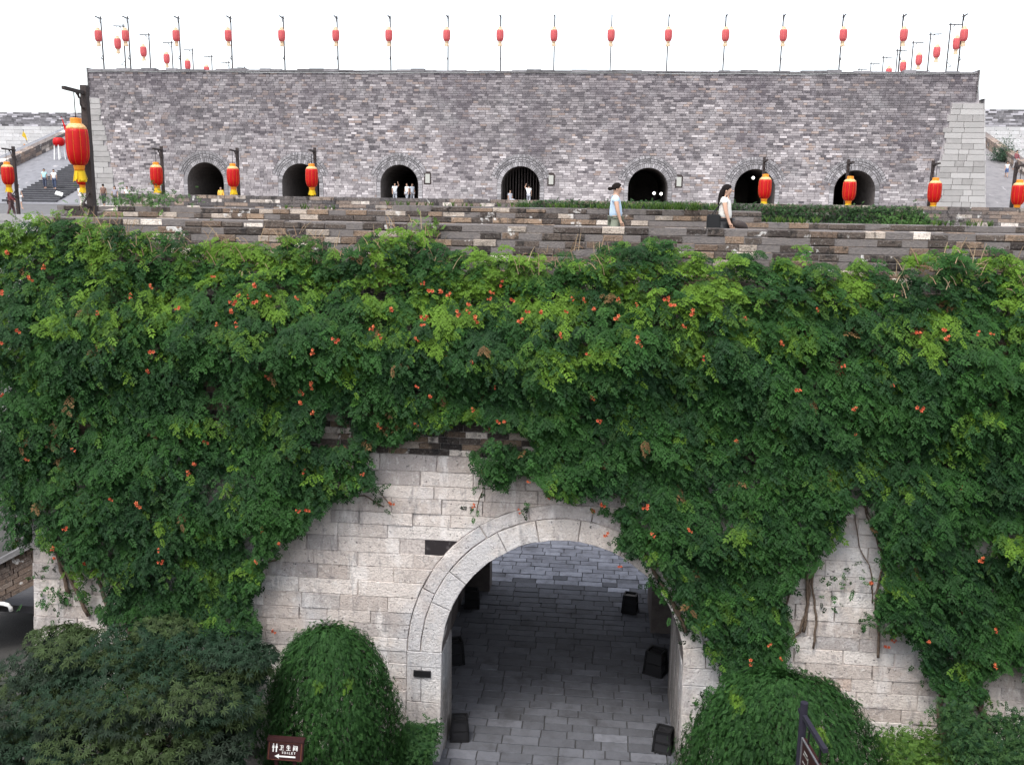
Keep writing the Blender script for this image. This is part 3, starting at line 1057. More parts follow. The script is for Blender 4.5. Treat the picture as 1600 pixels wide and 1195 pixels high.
def make_lantern(drop, red='lantern_red', gold='lantern_gold', pale='lantern_pale', tas='tassel_yellow'):
    t = empty('red_lantern')
    parts = []
    def part(n, mb, m, sm=True, par=None):
        o = bpy.data.objects.new(n, mb.mesh(n, m, smooth=sm)); COL.objects.link(o); o.parent = par or t
        return o
    part('cord', MB().tube([(0, 0, 0), (0, 0, -drop)], .012, 5), 'black_metal')
    z0 = -drop
    part('cap', MB().lathe([(.03, z0 + .01), (.13, z0), (.14, z0 - .03), (.135, z0 - .12), (.15, z0 - .13)], 20), gold)
    zb = z0 - .12
    prof = [(.15, 0), (.19, -.03), (.228, -.07), (.247, -.12)]
    part('shoulder', MB().lathe([(r, zb + dz) for r, dz in prof], 40, flute=.04, nf=10), pale)
    prof = [(.2475, -.12), (.262, -.18), (.27, -.3), (.272, -.45), (.27, -.58), (.258, -.7), (.235, -.79), (.2, -.86), (.16, -.9), (.13, -.915)]
    body = part('body', MB().lathe([(r, zb + dz) for r, dz in prof], 60, flute=.045, nf=10), red)
    sm = MB()
    for k in range(10):
        a = 2 * math.pi * k / 10
        sm.tube([((r + .004) * math.cos(a), (r + .004) * math.sin(a), zb + dz) for r, dz in prof[:-1]], .004, 4)
    part('seams', sm, gold, True, body)
    ze = zb - .90
    part('collar', MB().lathe([(.135, ze), (.14, ze - .03), (.125, ze - .10), (.13, ze - .13)], 20), gold)
    ts = MB()
    r2 = random.Random(3)
    for k in range(26):
        a = 2 * math.pi * k / 26
        rr = .12 + r2.uniform(.03, .07)
        l = r2.uniform(.2, .27)
        ts.add([(.118 * math.cos(a - .11), .118 * math.sin(a - .11), ze - .11), (.118 * math.cos(a + .11), .118 * math.sin(a + .11), ze - .11), (rr * math.cos(a + .13), rr * math.sin(a + .13), ze - .11 - l), (rr * math.cos(a - .13), rr * math.sin(a - .13), ze - .11 - l - .02)], [(0, 1, 2, 3)])
    part('tassel', ts, tas, False)
    return t


def copy_tree(o, parent=None):
    c = o.copy(); COL.objects.link(c); c.parent = parent
    for ch_ in list(o.children): copy_tree(ch_, c)
    return c


used = set()


def place(proto, loc, rz, label, cat, group, scale=1.0):
    if proto.name in used: o = copy_tree(proto)
    else: o = proto; used.add(proto.name)
    o.location = loc
    o.rotation_euler = (rnd.uniform(-.006, .006), rnd.uniform(-.006, .006), rz)
    o.scale = (scale,) * 3
    if 'group' in o: del o['group']
    tag(o, label, cat, group)
    return o


ARM = .58
pole_s = make_pole('lantern_pole', 3.3)
lan_s = make_lantern(.58)


def pole_and_lantern(proto_p, proto_l, base, h, rz, lp, gp, ll, gl, sc=1.0):
    place(proto_p, base, rz, lp, 'pole', gp)
    arm = Vector((math.sin(rz), -math.cos(rz), 0)) * (ARM if h != 3.62 else .40)
    place(proto_l, (base[0] + arm.x, base[1] + arm.y, base[2] + h - .15), rnd.uniform(0, 6), ll, 'lantern', gl)


# the big one near by, on the end of the gate wall
b = at_y(146, 325, 20.75)
pole_big = make_pole('lantern_pole', 3.62, thick=.16)
lan_big = make_lantern(.60)
bx = at_y(133, 180, 20.75).x
pole_and_lantern(pole_big, lan_big, (bx, 20.75, WZ), 3.62, 0.0, 'thick dark lantern pole at the end of the gate wall parapet', None, 'large red lantern with yellow tassel hanging above the end of the gate wall', None)
lan_big.scale = (.86, .86, .97)
# row behind, on the terrace
WHERE = ('before the sloping wall of the stepped ramp', 'half hidden behind the large lantern', 'before bare brick beside the pale castle corner', 'beside the arch with the yellow-robed person', 'across the arch between the yellow-robed person and the three people',
         'across the arch with the single high lamp', 'across the arch closest to the ramp with the boy', 'beside the wide pale castle corner', 'before the ramp with the boy')
for wi, (px, py) in enumerate(((20, 229), (135, 229), (251, 229), (370, 231), (492, 231), (1195, 246), (1326, 249), (1458, 251), (1588, 254))):
    p = at_y(px, py, YT + .9)
    h = 3.3
    pole_and_lantern(pole_s, lan_s, (p.x, p.y, p.z - h), h, 0.0, 'dark lantern pole ' + WHERE[wi], 'lantern poles along the terrace', 'red lantern ' + WHERE[wi], 'red lanterns along the terrace')
# the castle's own rows
HC = 4.25
pole_c = make_pole('lantern_pole', HC, thick=.085)
lan_c = make_lantern(.80, 'glare_red', 'glare_gold', 'glare_gold', 'glare_gold')
for px, py in ((158, 37), (200, 34), (279, 32), (360, 30), (443, 28), (527, 26), (610, 26), (700, 25), (783, 25), (867, 25), (956, 25), (1045, 26), (1134, 26), (1224, 27), (1317, 28), (1411, 30), (1504, 34)):
    p = at_y(px, py, YC + 1.0)
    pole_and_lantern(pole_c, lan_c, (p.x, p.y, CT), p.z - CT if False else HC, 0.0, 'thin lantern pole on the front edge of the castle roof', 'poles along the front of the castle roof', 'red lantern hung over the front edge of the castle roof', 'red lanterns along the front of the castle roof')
for side, X, tops in ((-1, -40.6, (79.5, 84, 88.5, 93, 97.5, 102, 106.5)), (1, 25.7, (79.5, 84, 88.5, 93, 97.5, 102, 106.5))):
    for yy in tops:
        rz = -math.pi / 2 if side < 0 else math.pi / 2
        s = 'stepped ramp' if side < 0 else 'ramp with the bush'
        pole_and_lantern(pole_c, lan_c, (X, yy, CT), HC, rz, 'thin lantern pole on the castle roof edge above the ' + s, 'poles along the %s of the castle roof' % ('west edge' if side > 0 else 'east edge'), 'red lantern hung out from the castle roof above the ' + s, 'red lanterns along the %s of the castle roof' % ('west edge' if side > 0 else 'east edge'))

# ================================================================== foliage tools
def frames(d, n):
    d = d / np.linalg.norm(d, axis=1, keepdims=True)
    n = n - (n * d).sum(1, keepdims=True) * d
    n /= np.linalg.norm(n, axis=1, keepdims=True) + 1e-9
    s = np.cross(n, d)
    return np.stack([d, s, n], axis=2)          # columns: along, side, normal


def pinnate(npairs, length, ll, lw, droop=.25, seed=0):
    """one pinnate leaf along +x: folded diamond leaflets, two rows and a tip"""
    r = np.random.default_rng(seed)
    V, Q = [], []
    for k in range(npairs * 2 + 1):
        tip = k == npairs * 2
        t = 1.0 if tip else .22 + .7 * (k // 2) / max(1, npairs - 1)
        x = length * t; z = -droop * length * t * t
        sgn = 0 if tip else (1 if k % 2 else -1)
        ang = sgn * r.uniform(.8, 1.15)
        L = ll * r.uniform(.85, 1.1) * (1.1 if tip else 1)
        dx, dy = math.cos(ang), math.sin(ang)
        px_, py_ = -dy, dx
        dz = -.35 * L * r.uniform(.5, 1.2)
        b = len(V)
        V += [(x, 0, z), (x + dx * L * .45 + px_ * lw, dy * L * .45 + py_ * lw, z + .12 * lw + dz * .4), (x + dx * L, dy * L, z + dz), (x + dx * L * .45 - px_ * lw, dy * L * .45 - py_ * lw, z + .12 * lw + dz * .4)]
        Q.append((b, b + 1, b + 2, b + 3))
    return np.array(V), np.array(Q)


def palmate(n, L, w):
    V, Q = [], []
    for k in range(n):
        a = (k / (n - 1) - .5) * 4.2
        l = L * (1 - .35 * abs(k / (n - 1) - .5) * 2)
        dx, dy = math.cos(a), math.sin(a)
        b = len(V)
        V += [(0, 0, 0), (dx * l * .5 - dy * w, dy * l * .5 + dx * w, -.04 * l), (dx * l, dy * l, -.3 * l), (dx * l * .5 + dy * w, dy * l * .5 - dx * w, -.04 * l)]
        Q.append((b, b + 1, b + 2, b + 3))
    return np.array(V), np.array(Q)


def leaf_mesh(name, protos, pos, fr, scale, col, mat='leaf', off=(0, 0, 0)):
    """many leaves as one mesh; protos = list of (V, Q), chosen at random"""
    n = len(pos)
    pick = rng.integers(0, len(protos), n)
    AV, AQ, AC = [], [], []
    base = 0
    for i, (V, Q) in enumerate(protos):
        m = np.where(pick == i)[0]
        if not len(m): continue
        P = np.einsum('nij,vj->nvi', fr[m], V) * scale[m][:, None, None] + pos[m][:, None, :]
        AV.append(P.reshape(-1, 3))
        q = Q[None] + (np.arange(len(m)) * len(V))[:, None, None] + base
        AQ.append(q.reshape(-1, 4))
        AC.append(np.repeat(col[m], len(V), axis=0))
        base += len(m) * len(V)
    v = np.concatenate(AV) - np.array(off); q = np.concatenate(AQ); c = np.concatenate(AC)
    me = bpy.data.meshes.new(name)
    me.vertices.add(len(v)); me.vertices.foreach_set('co', v.astype(np.float32).ravel())
    me.loops.add(q.size); me.loops.foreach_set('vertex_index', q.astype(np.int32).ravel())
    me.polygons.add(len(q)); me.polygons.foreach_set('loop_start', np.arange(0, q.size, 4, dtype=np.int32))
    me.update(calc_edges=True)
    ca = me.color_attributes.new('Col', 'FLOAT_COLOR', 'POINT')
    cc = np.ones((len(c), 4), np.float32); cc[:, :3] = c
    ca.data.foreach_set('color', cc.ravel())
    me.materials.append(M[mat])
    return me


def grow(name, protos, pos, d, n, scale, col, parent, mat='leaf'):
    off = WLOC.get(parent, Vector((0, 0, 0)))
    me = leaf_mesh(name, protos, pos, frames(d, n), scale, col, mat, tuple(off))
    return tag(link(name, me, parent), kind='stuff')


# ================================================================== the trumpet vine
vine = empty('trumpet_vine', (-1, 18, 0))
tag(vine, 'dense green trumpet vine with orange flowers hanging over the gate wall', 'vine')
TOP_PX = [(-20, 372), (40, 350), (90, 338), (200, 345), (250, 366), (330, 372), (400, 386), (480, 368), (560, 388), (600, 362), (650, 352), (700, 392), (760, 398), (830, 402), (880, 396), (930, 388), (980, 398), (1012, 368), (1040, 380),
          (1090, 384), (1130, 398), (1180, 398), (1240, 405), (1290, 402), (1340, 408), (1380, 432), (1420, 412), (1480, 398), (1520, 402), (1570, 412), (1620, 400), (1750, 400)]
tx = np.array([on_wall(*p).x for p in TOP_PX]); tz = np.array([on_wall(*p).z for p in TOP_PX])


def vine_out(x, z_):
    """how far the mass of leaves stands off the wall"""
    o = .28 + .55 * np.exp(-((z_ - 9.4) / 1.1) ** 2) + .16 * np.exp(-((z_ - 6.5) / 2.5) ** 2)
    cl = (NA(x + 3, z_ * 1.15, .95) - .5) * .5 + (NB(x, z_ * 1.3 + 7, 2.1) - .5) * .42 + (NC(x + 9, z_ * 1.2, 4.2) - .5) * .22
    return np.maximum(.06, o + cl)


def sample_vine(n):
    x = rng.uniform(-13.3, 13.5, n)
    z_ = rng.uniform(.5, 11.5, n)
    jx = x + (NB(x * 3, z_ * 3, 1.0) - .5) * .5 + rng.normal(0, .07, n)
    jz = z_ + (NC(x * 3, z_ * 3, 1.0) - .5) * .5 + rng.normal(0, .07, n)
    top = np.interp(x, tx, tz) + .14 + (NA(x * 2.5, x * 0, 1.0) - .5) * .3 + (NB(x * 7, x * 0 + 4, 1.0) - .5) * .3 - np.abs(rng.normal(0, .12, n))
    ok = (z_ < top)
    # left end: the vine hangs round the corner down to mid height only, with an uneven edge
    left = -12.7 - .55 * np.clip((z_ - 4.0) / 4, 0, 1) + (NA(z_ * 2, z_ * 0 + 5, 1.0) - .5) * .5
    ok &= x > left
    # thin, gappy towards the foot of the wall
    foot = (NB(x + 20, z_ * 1.2, 1.3))
    ok &= (z_ > 3.0) | (foot > .30)
    # holes where dark wall shows
    hole_ = NC(x * 1.0 + 31, z_ * 1.3, 1.4)
    ok &= ~((hole_ > .86) & (z_ < 8.5))
    return x[ok], z_[ok]


PR = [pinnate(4, .15, .060, .0165, .25, s) for s in range(3)] + [pinnate(3, .115, .064, .019, .35, s + 9) for s in range(4)]
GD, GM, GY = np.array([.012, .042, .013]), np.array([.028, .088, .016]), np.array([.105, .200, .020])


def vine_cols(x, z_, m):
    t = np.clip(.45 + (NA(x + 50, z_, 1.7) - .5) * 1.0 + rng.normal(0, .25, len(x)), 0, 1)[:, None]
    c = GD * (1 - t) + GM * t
    yy = .5 * NB(x + 12, z_ * 1.2 + 40, 1.6) + .5 * NC(x + 2, z_ * 1.2 + 20, 4.1) + .03 + .24 * np.clip((z_ - 8.6) / 1.6, 0, 1) + rng.normal(0, .10, len(x))  # yellower near the top: sunlit look put into leaf colour, besides new growth
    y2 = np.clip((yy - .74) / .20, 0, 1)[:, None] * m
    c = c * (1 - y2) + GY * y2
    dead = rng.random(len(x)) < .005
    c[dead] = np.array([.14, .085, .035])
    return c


NSH = 30500
sx, sz = sample_vine(NSH)
so = vine_out(sx, sz)
layer_ = rng.random(len(sx))
so = so * np.where(layer_ < .3, rng.uniform(.2, .6, len(sx)), rng.uniform(.8, 1.05, len(sx)))
P, D, Nn, C_, S_ = [], [], [], [], []
nl = 6
L = rng.uniform(.18, .48, len(sx)) * (1 + .5 * (rng.random(len(sx)) < .08))
lat = rng.normal(0, .45, len(sx))
upk = np.where(sz > 10.2, rng.uniform(.1, .8, len(sx)), rng.uniform(-.1, .35, len(sx)))
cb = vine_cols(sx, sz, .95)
for k in range(nl):
    t = (k + .5) / nl
    x = sx + lat * L * t
    y = YB + BAT * sz - so - L * t * .55
    z_ = sz + upk * L * t - .75 * L * t * t
    side = (1 if k % 2 else -1) * rng.uniform(.4, 1.1, len(sx))
    d = np.stack([lat * .4 + side, -.55 - .35 * rng.random(len(sx)), -.45 - .55 * rng.random(len(sx)) + (.5 * (upk > .3))], 1)
    nn = np.stack([rng.normal(0, .35, len(sx)), -.75 + rng.normal(0, .25, len(sx)), .75 + rng.normal(0, .3, len(sx))], 1)
    P.append(np.stack([x, y, z_], 1)); D.append(d); Nn.append(nn)
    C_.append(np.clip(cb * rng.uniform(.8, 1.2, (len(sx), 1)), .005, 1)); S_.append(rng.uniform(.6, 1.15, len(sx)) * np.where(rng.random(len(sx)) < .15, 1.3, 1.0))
P, D, Nn, C_, S_ = map(np.concatenate, (P, D, Nn, C_, S_))


def behind(P):
    """the point of the wall face that a leaf hides from the photographer"""
    d = P - np.array([0, 0, EYE])
    t = (YB + BAT * EYE) / (d[:, 1] - BAT * d[:, 2])
    w = np.array([0, 0, EYE]) + d * t[:, None]
    return w[:, 0], w[:, 2]


hx, hz = behind(P + D / np.linalg.norm(D, axis=1, keepdims=True) * .11)
jx = hx + (NB(hx * 3, hz * 3, 1.0) - .5) * .45 + rng.normal(0, .05, len(hx))
jz = hz + (NC(hx * 3, hz * 3, 1.0) - .5) * .40 + rng.normal(0, .05, len(hx)) - .05
edge = -12.75 - .75 * np.clip((hz - 3.6) / 2.5, 0, 1) + (NA(hz * 2, hz * 0 + 5, 1.0) - .5) * .4
ok = ~bare(jx, jz) & (hx > edge)
P, D, Nn, C_, S_ = P[ok], D[ok], Nn[ok], C_[ok], S_[ok]
m_ = 5200
ex = rng.uniform(-13.6, -12.45, m_); ez = rng.uniform(4.3, 11.2, m_)
ex = np.maximum(ex, -12.75 - .8 * np.clip((ez - 3.8) / 2.5, 0, 1) + .15 * rng.random(m_))
eP = np.stack([ex, YB + BAT * ez + rng.uniform(-.3, 1.6, m_), ez], 1)
P = np.concatenate([P, eP]); D = np.concatenate([D, rng.normal(0, .6, (m_, 3)) + np.array([-.3, -.5, -.5])]); Nn = np.concatenate([Nn, rng.normal(0, .35, (m_, 3)) + np.array([-.4, -.6, .7])])
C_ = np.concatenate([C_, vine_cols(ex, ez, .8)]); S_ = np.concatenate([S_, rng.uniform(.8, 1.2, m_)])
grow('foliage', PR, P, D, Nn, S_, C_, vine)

# woody stems on the wall, traced
def px_stem(pts, r0, r1, out=.05, mat='bark', parent=vine, name='stem', n=6):
    ps = []
    for i in range(len(pts) - 1):
        a, b = on_wall(*pts[i]), on_wall(*pts[i + 1])
        for k in range(4):
            q_ = a.lerp(b, k / 4)
            ps.append(Vector((q_.x + rnd.uniform(-.02, .02), YB + BAT * q_.z - out - rnd.uniform(0, .03), q_.z)))
    q_ = on_wall(*pts[-1]); ps.append(Vector((q_.x, YB + BAT * q_.z - out, q_.z)))
    ps[0].z = max(ps[0].z, .0)
    MB().tube(ps, [r0 + (r1 - r0) * i / (len(ps) - 1) for i in range(len(ps))], n).build(name, mat, parent, True)


for pts, a, b in [
    ([(1478, 1190), (1470, 1140), (1466, 1100), (1480, 1050), (1470, 960), (1430, 860)], .085, .03),
    ([(1542, 1150), (1538, 1120), (1525, 1095), (1515, 1050), (1520, 960)], .09, .03),
    ([(1533, 1110), (1532, 1060), (1528, 1000)], .03, .02),
    ([(1255, 985), (1262, 940), (1258, 890), (1266, 840), (1262, 780)], .035, .03),
    ([(1228, 1002), (1248, 985), (1260, 950), (1266, 900), (1280, 850)], .03, .02),
    ([(1270, 1010), (1275, 960), (1268, 910), (1274, 860)], .025, .02),
    ([(1372, 1025), (1372, 990), (1366, 940), (1378, 880), (1368, 820), (1345, 785)], .03, .015),
    ([(1392, 960), (1385, 900), (1372, 850), (1350, 800), (1352, 770)], .02, .012),
    ([(1362, 940), (1360, 890), (1340, 850), (1335, 800)], .015, .01),
    ([(1222, 1010), (1224, 960), (1232, 925), (1240, 890)], .025, .02),
    ([(1072, 985), (1050, 940), (1030, 905), (1012, 872), (1000, 850)], .05, .03),
    ([(1088, 975), (1075, 930), (1050, 895), (1030, 870), (1010, 850)], .04, .03),
    ([(1078, 960), (1062, 915), (1040, 880), (1024, 862)], .035, .02),
    ([(1064, 960), (1040, 918), (1020, 886), (1006, 866)], .03, .02),
    ([(110, 925), (98, 890), (88, 850), (80, 810)], .05, .03),
    ([(140, 960), (118, 915), (98, 875), (86, 830)], .045, .03),
    ([(176, 960), (160, 915), (150, 880), (140, 840)], .05, .03),
    ([(210, 1000), (190, 930), (170, 890), (168, 850)], .06, .03),
    ([(372, 990), (366, 930), (362, 880), (380, 830), (388, 790)], .07, .04),
    ([(392, 930), (380, 900), (400, 860), (420, 830)], .035, .02),
    ([(440, 870), (410, 880), (385, 900)], .02, .02),
    ([(600, 790), (570, 772), (530, 776), (494, 790)], .015, .012),
    ([(612, 790), (600, 775), (590, 760)], .012, .01),
    ([(745, 800), (752, 770), (760, 752), (772, 735)], .012, .008),
    ([(650, 640), (600, 690), (560, 720)], .015, .012),
    ([(655, 632), (610, 680), (580, 700)], .012, .012),
]: px_stem(pts, a, b)

# trailing leafy strands over the bare stone
def leafy(parent, pts, n, spread, protos, cols, scale=(.6, 1.0), ndir=(0, -.8, .7)):
    pts = [np.array(p) for p in pts]
    seg = rng.integers(0, len(pts) - 1, n); t = rng.random(n)[:, None]
    pos = np.array([pts[i] for i in seg]) * (1 - t) + np.array([pts[i + 1] for i in seg]) * t + rng.normal(0, spread, (n, 3))
    d = rng.normal(0, .7, (n, 3)) + np.array([0, -.5, -.5])
    nn = np.array(ndir) + rng.normal(0, .35, (n, 3))
    cc = np.array(cols[0]) * (1 - rng.random((n, 1))) + np.array(cols[1]) * rng.random((n, 1))
    return pos, d, nn, rng.uniform(*scale, n), cc


acc = [[], [], [], [], []]
for pts, n, sp in [([(735, 800), (745, 775), (756, 748), (765, 728)], 22, .06), ([(575, 745), (590, 765), (603, 785)], 16, .05), ([(820, 780), (822, 800)], 8, .06),
                   ([(75, 935), (95, 915), (110, 930), (85, 945)], 60, .13), ([(60, 900), (90, 870)], 20, .1), ([(1085, 1085), (1105, 1078), (1120, 1070)], 26, .08),
                   ([(1290, 905), (1310, 930), (1330, 880), (1335, 920)], 40, .14), ([(1345, 960), (1360, 970)], 16, .08), ([(1475, 1115), (1490, 1120)], 20, .08), ([(1012, 890), (1030, 910), (1060, 950), (1085, 990)], 90, .11),
                   ([(1440, 1015), (1470, 1060), (1500, 1090)], 80, .15)]:
    r_ = leafy(vine, [tuple(on_wall(*p) - Vector((0, .1, 0))) for p in pts], n, sp, PR, (GD, GM * 1.15))
    for i in range(5): acc[i].append(r_[i])
acc = [np.concatenate(a) for a in acc]
grow('trailing_foliage', PR, acc[0], acc[1], acc[2], acc[3], acc[4], vine)

# dry twigs along the top edge
tw = MB()
for k in range(620):
    x = rng.uniform(-12, 11)
    zt0 = float(np.interp(x, tx, tz))
    if NA(np.array([x]), np.array([3.]), .8)[0] < .42: continue
    z0 = zt0 - rnd.uniform(-.1, .55)
    y0 = YB + BAT * z0 - float(vine_out(np.array([x]), np.array([z0]))[0]) * rnd.uniform(.7, 1.25) - .1
    a = Vector((x, y0, z0))
    dr = Vector((rnd.uniform(-.5, .5), rnd.uniform(-.35, .15), rnd.uniform(.1, .8)))
    ln = rnd.uniform(.2, .6)
    tw.tube([a, a + dr * ln * .5 + Vector((0, 0, .03)), a + dr * ln], [.010, .008, .005], 3, mix3((.22, .13, .08), (.36, .27, .17), rnd.random()))
material('twig', rough=.9)
tag(tw.build('dry_twigs', 'twig', vine), kind='stuff')

# ---- flowers, each cluster where the photograph has one
def flower_mesh(seed):
    r = random.Random(seed)
    mb = MB()
    for k in range(r.choice((2, 3, 3, 4))):
        ax = Vector((r.uniform(-1, 1), r.uniform(-1.1, -.5), r.uniform(-.5, .5))).normalized()
        o = Vector((r.uniform(-.08, .08), r.uniform(-.04, .04), r.uniform(-.06, .06)))
        u = ax.cross(Vector((0, 0, 1))).normalized(); w = u.cross(ax)
        c1 = mix3((.60, .10, .055), (.62, .18, .07), r.random())
        rings = [(0, .008), (.05, .018), (.075, .03)]
        vv = []
        for l_, rr in rings:
            for j in range(10):
                a = 2 * math.pi * j / 10
                vv.append(o + ax * l_ + (u * math.cos(a) + w * math.sin(a)) * rr)
        for j in range(10):          # five flared lobes
            a = 2 * math.pi * j / 10
            rr = .064 if j % 2 == 0 else .036
            vv.append(o + ax * (.085 if j % 2 == 0 else .08) + (u * math.cos(a) + w * math.sin(a)) * rr)
        ff = [(i * 10 + j, i * 10 + (j + 1) % 10, (i + 1) * 10 + (j + 1) % 10, (i + 1) * 10 + j) for i in range(3) for j in range(10)]
        mb.add(vv, ff, c1)
    return mb.mesh('flower_cluster', 'petal')


FM = [flower_mesh(s) for s in range(6)]
FL = [(12, 396), (72, 417), (144, 410), (45, 434), (4, 457), (28, 516), (5, 537), (155, 488), (204, 463), (235, 447), (280, 482), (332, 432), (399, 448), (376, 463), (388, 464), (417, 462), (367, 472), (397, 472), (361, 488), (341, 506), (369, 508), (463, 465),
      (376, 539), (236, 549), (231, 581), (492, 549), (418, 590), (487, 599), (662, 442), (672, 454), (688, 458), (705, 461), (784, 444), (765, 457), (767, 467), (800, 468), (734, 477), (718, 487), (732, 487), (743, 496), (665, 495), (660, 508), (611, 486), (586, 514),
      (594, 526), (649, 528), (527, 532), (823, 486), (844, 489), (817, 503), (895, 467), (911, 467), (966, 467), (884, 486), (927, 484), (968, 497), (995, 476), (874, 522), (921, 554), (763, 549), (736, 567), (1000, 529), (1002, 540), (1066, 510), (1043, 467), (1050, 477),
      (1163, 500), (1085, 487), (1278, 484), (1218, 535), (1319, 572), (1433, 520), (1476, 517), (1483, 530), (1529, 521), (1547, 521), (1395, 602), (320, 690), (303, 726), (297, 736), (115, 703), (40, 718), (3, 616), (651, 604), (672, 621), (741, 638), (774, 605), (922, 621),
      (937, 658), (778, 658), (787, 659), (770, 670), (651, 664), (535, 700), (568, 740), (470, 612), (470, 630), (492, 645), (475, 737), (609, 787), (468, 798), (479, 797), (435, 850), (385, 832), (409, 828), (400, 877), (253, 877), (133, 880), (86, 872), (86, 857), (248, 860),
      (214, 788), (104, 825), (172, 780), (752, 739), (744, 789), (812, 799), (823, 752), (863, 773), (941, 788), (927, 800), (951, 835), (1021, 836), (1075, 828), (1012, 792), (968, 885), (1360, 912), (1538, 876), (1557, 985), (1552, 1038), (1398, 1000), (1385, 1010), (1450, 1003),
      (1205, 1007), (1173, 1035), (1218, 1027), (346, 1000), (427, 985), (1336, 680), (1338, 640), (1100, 560), (590, 663), (1440, 640), (1245, 610), (1150, 690), (1505, 760), (700, 560)]
for i, (px, py) in enumerate(FL):
    w_ = on_wall(px, py)
    free = bool(bare(np.array([w_.x]), np.array([w_.z]))[0])
    od = .12 if free else float(vine_out(np.array([w_.x]), np.array([w_.z]))[0]) + .30
    d = ray(px, py)
    p = w_ - d * (od / d.y)
    o = bpy.data.objects.new('flower_cluster', FM[i % 6])
    COL.objects.link(o); o.parent = vine
    o.location = p - WLOC[vine]
    o.rotation_euler = (rnd.uniform(-.4, .4), rnd.uniform(-.6, .6), rnd.uniform(-.5, .5))
    s = rnd.uniform(.45, .78)
    o.scale = (s, s, s)

# ================================================================== creeper and weeds on the terrace and walls
def mass(name, parent, n, sampler, protos, cA, cB, scale, ndir=(0, -.5, .9)):
    pos = sampler(n)
    d = rng.normal(0, .8, (n, 3)) + np.array([0, -.4, -.3])
    nn = np.array(ndir) + rng.normal(0, .4, (n, 3))
    k = np.clip(rng.normal(.45, .3, (n, 1)), 0, 1)
    return grow(name, protos, pos, d, nn, rng.uniform(*scale, n), np.array(cA) * (1 - k) + np.array(cB) * k, parent)


cr_ = empty('creeper', (8, YT, TZ))
tag(cr_, 'dark green creeper clipped flat over the terrace parapet', 'creeper')


def creeper_s(n):
    x = rng.uniform(-4.2, 13.6, n)
    hgt = np.interp(x, [-4.2, -3, 2, 6, 13, 13.6], [11.75, 11.88, 11.90, 11.86, 11.86, 11.4])
    z_ = TZ + (hgt - TZ) * rng.random(n) ** .8
    return np.stack([x, YT - .16 - rng.random(n) * .22, z_], 1)


mass('foliage', cr_, 9000, creeper_s, PR, (.028, .066, .026), (.058, .125, .042), (.55, .9))
mb = MB()
for k in range(9):
    x = -3.5 + k * 2
    mb.tube([(x, YT - .14, TZ), (x + .2, YT - .16, 11.1), (x - .1, YT - .15, 11.7)], [.03, .02, .01], 5)
mb.build('stems', 'bark', cr_)


def blade(seed):
    r = np.random.default_rng(seed)
    V, Q = [], []
    for k in range(14):
        a = r.uniform(0, 6.28); l = r.uniform(.14, .34); b = len(V); w = .012
        dx, dy = math.cos(a) * .45, math.sin(a) * .45
        V += [(dx * .06 - dy * w * 2, dy * .06 + dx * w * 2, 0), (dx * .06 + dy * w * 2, dy * .06 - dx * w * 2, 0), (dx * l * .6 + dy * w, dy * l * .6 - dx * w, l * .8), (dx * l - dy * w * .3, dy * l + dx * w * .3, l)]
        Q.append((b, b + 1, b + 2, b + 3))
    return np.array(V), np.array(Q)


BL = [blade(s) for s in range(4)]


def weed(loc, n, sx_, sy_, hgt, label, group, tall=False, name='weed_patch', cA=(.04, .09, .02), cB=(.12, .2, .04)):
    t = empty(name, loc)
    tag(t, label, 'weeds' if name == 'weed_patch' else 'shrub', group)
    if tall:
        m = n
        pos = np.array(loc) + np.stack([rng.normal(0, sx_, m), rng.normal(0, sy_, m), np.abs(rng.normal(0, hgt * .5, m))], 1)
        mass('foliage', t, m, lambda q: pos, PR, cA, cB, (.6, 1.1))
        MB().tube([loc, (loc[0] + .03, loc[1], loc[2] + hgt * .7)], [.02, .008], 5).build('stem', 'bark', t)
    else:
        pos = np.array(loc) + np.stack([rng.uniform(-sx_, sx_, n), rng.uniform(-sy_, sy_, n), np.zeros(n)], 1)
        a = rng.uniform(0, 6.28, n)
        d = np.stack([np.cos(a), np.sin(a), np.zeros(n)], 1)
        k = rng.random((n, 1))
        grow('blades', BL, pos, d, np.tile(np.array([[0, 0, 1.]]), (n, 1)) + rng.normal(0, .1, (n, 3)), rng.uniform(.5, 1.0, n) * hgt / .3, np.array(cA) * (1 - k) + np.array(cB) * k, t)


gW = 'weeds growing on the brick parapets'
for px, py, yy, zz, n, sx_, h in ((1000, 328, 26.75, 11.78, 26, .9, .22), (1050, 330, 26.7, 11.78, 30, .7, .25), (1100, 332, 26.8, 11.78, 22, .6, .2), (900, 322, 26.8, 11.78, 30, 1.0, .17), (760, 320, 26.8, 11.78, 26, 1.2, .14), (640, 318, 26.8, 11.78, 18, .8, .14),
                                  (480, 317, 26.8, 11.63, 16, .8, .16), (1500, 345, 26.8, 11.48, 22, .8, .18), (1240, 335, 26.8, 11.48, 22, .7, .2)):
    p = at_y(px, py, yy)
    weed((p.x, yy, zz), n, sx_, .14, h, 'tuft of green weeds rooted along the low parapet behind the women', gW)
p = at_y(220, 326, 27.0); weed((p.x, 27.1, 11.72), 260, .75, .25, .4, 'low leafy shrub behind the parapet near the large lantern pole', None, True, 'shrub', (.03, .08, .02), (.08, .16, .04))
p = at_y(1410, 340, YT - .6); weed((p.x, YT - .5, 11.0), 420, .9, .25, .75, 'light green shrub at the end of the clipped creeper', None, True, 'shrub', (.04, .10, .025), (.10, .2, .05))
p = at_y(110, 338, 20.3); weed((p.x, 20.2, 11.3), 160, .8, .2, .35, 'bright green weeds on the parapet end beneath the large lantern', None, True, 'shrub', (.06, .13, .02), (.16, .26, .05))
p = at_y(850, 412, 19.6)
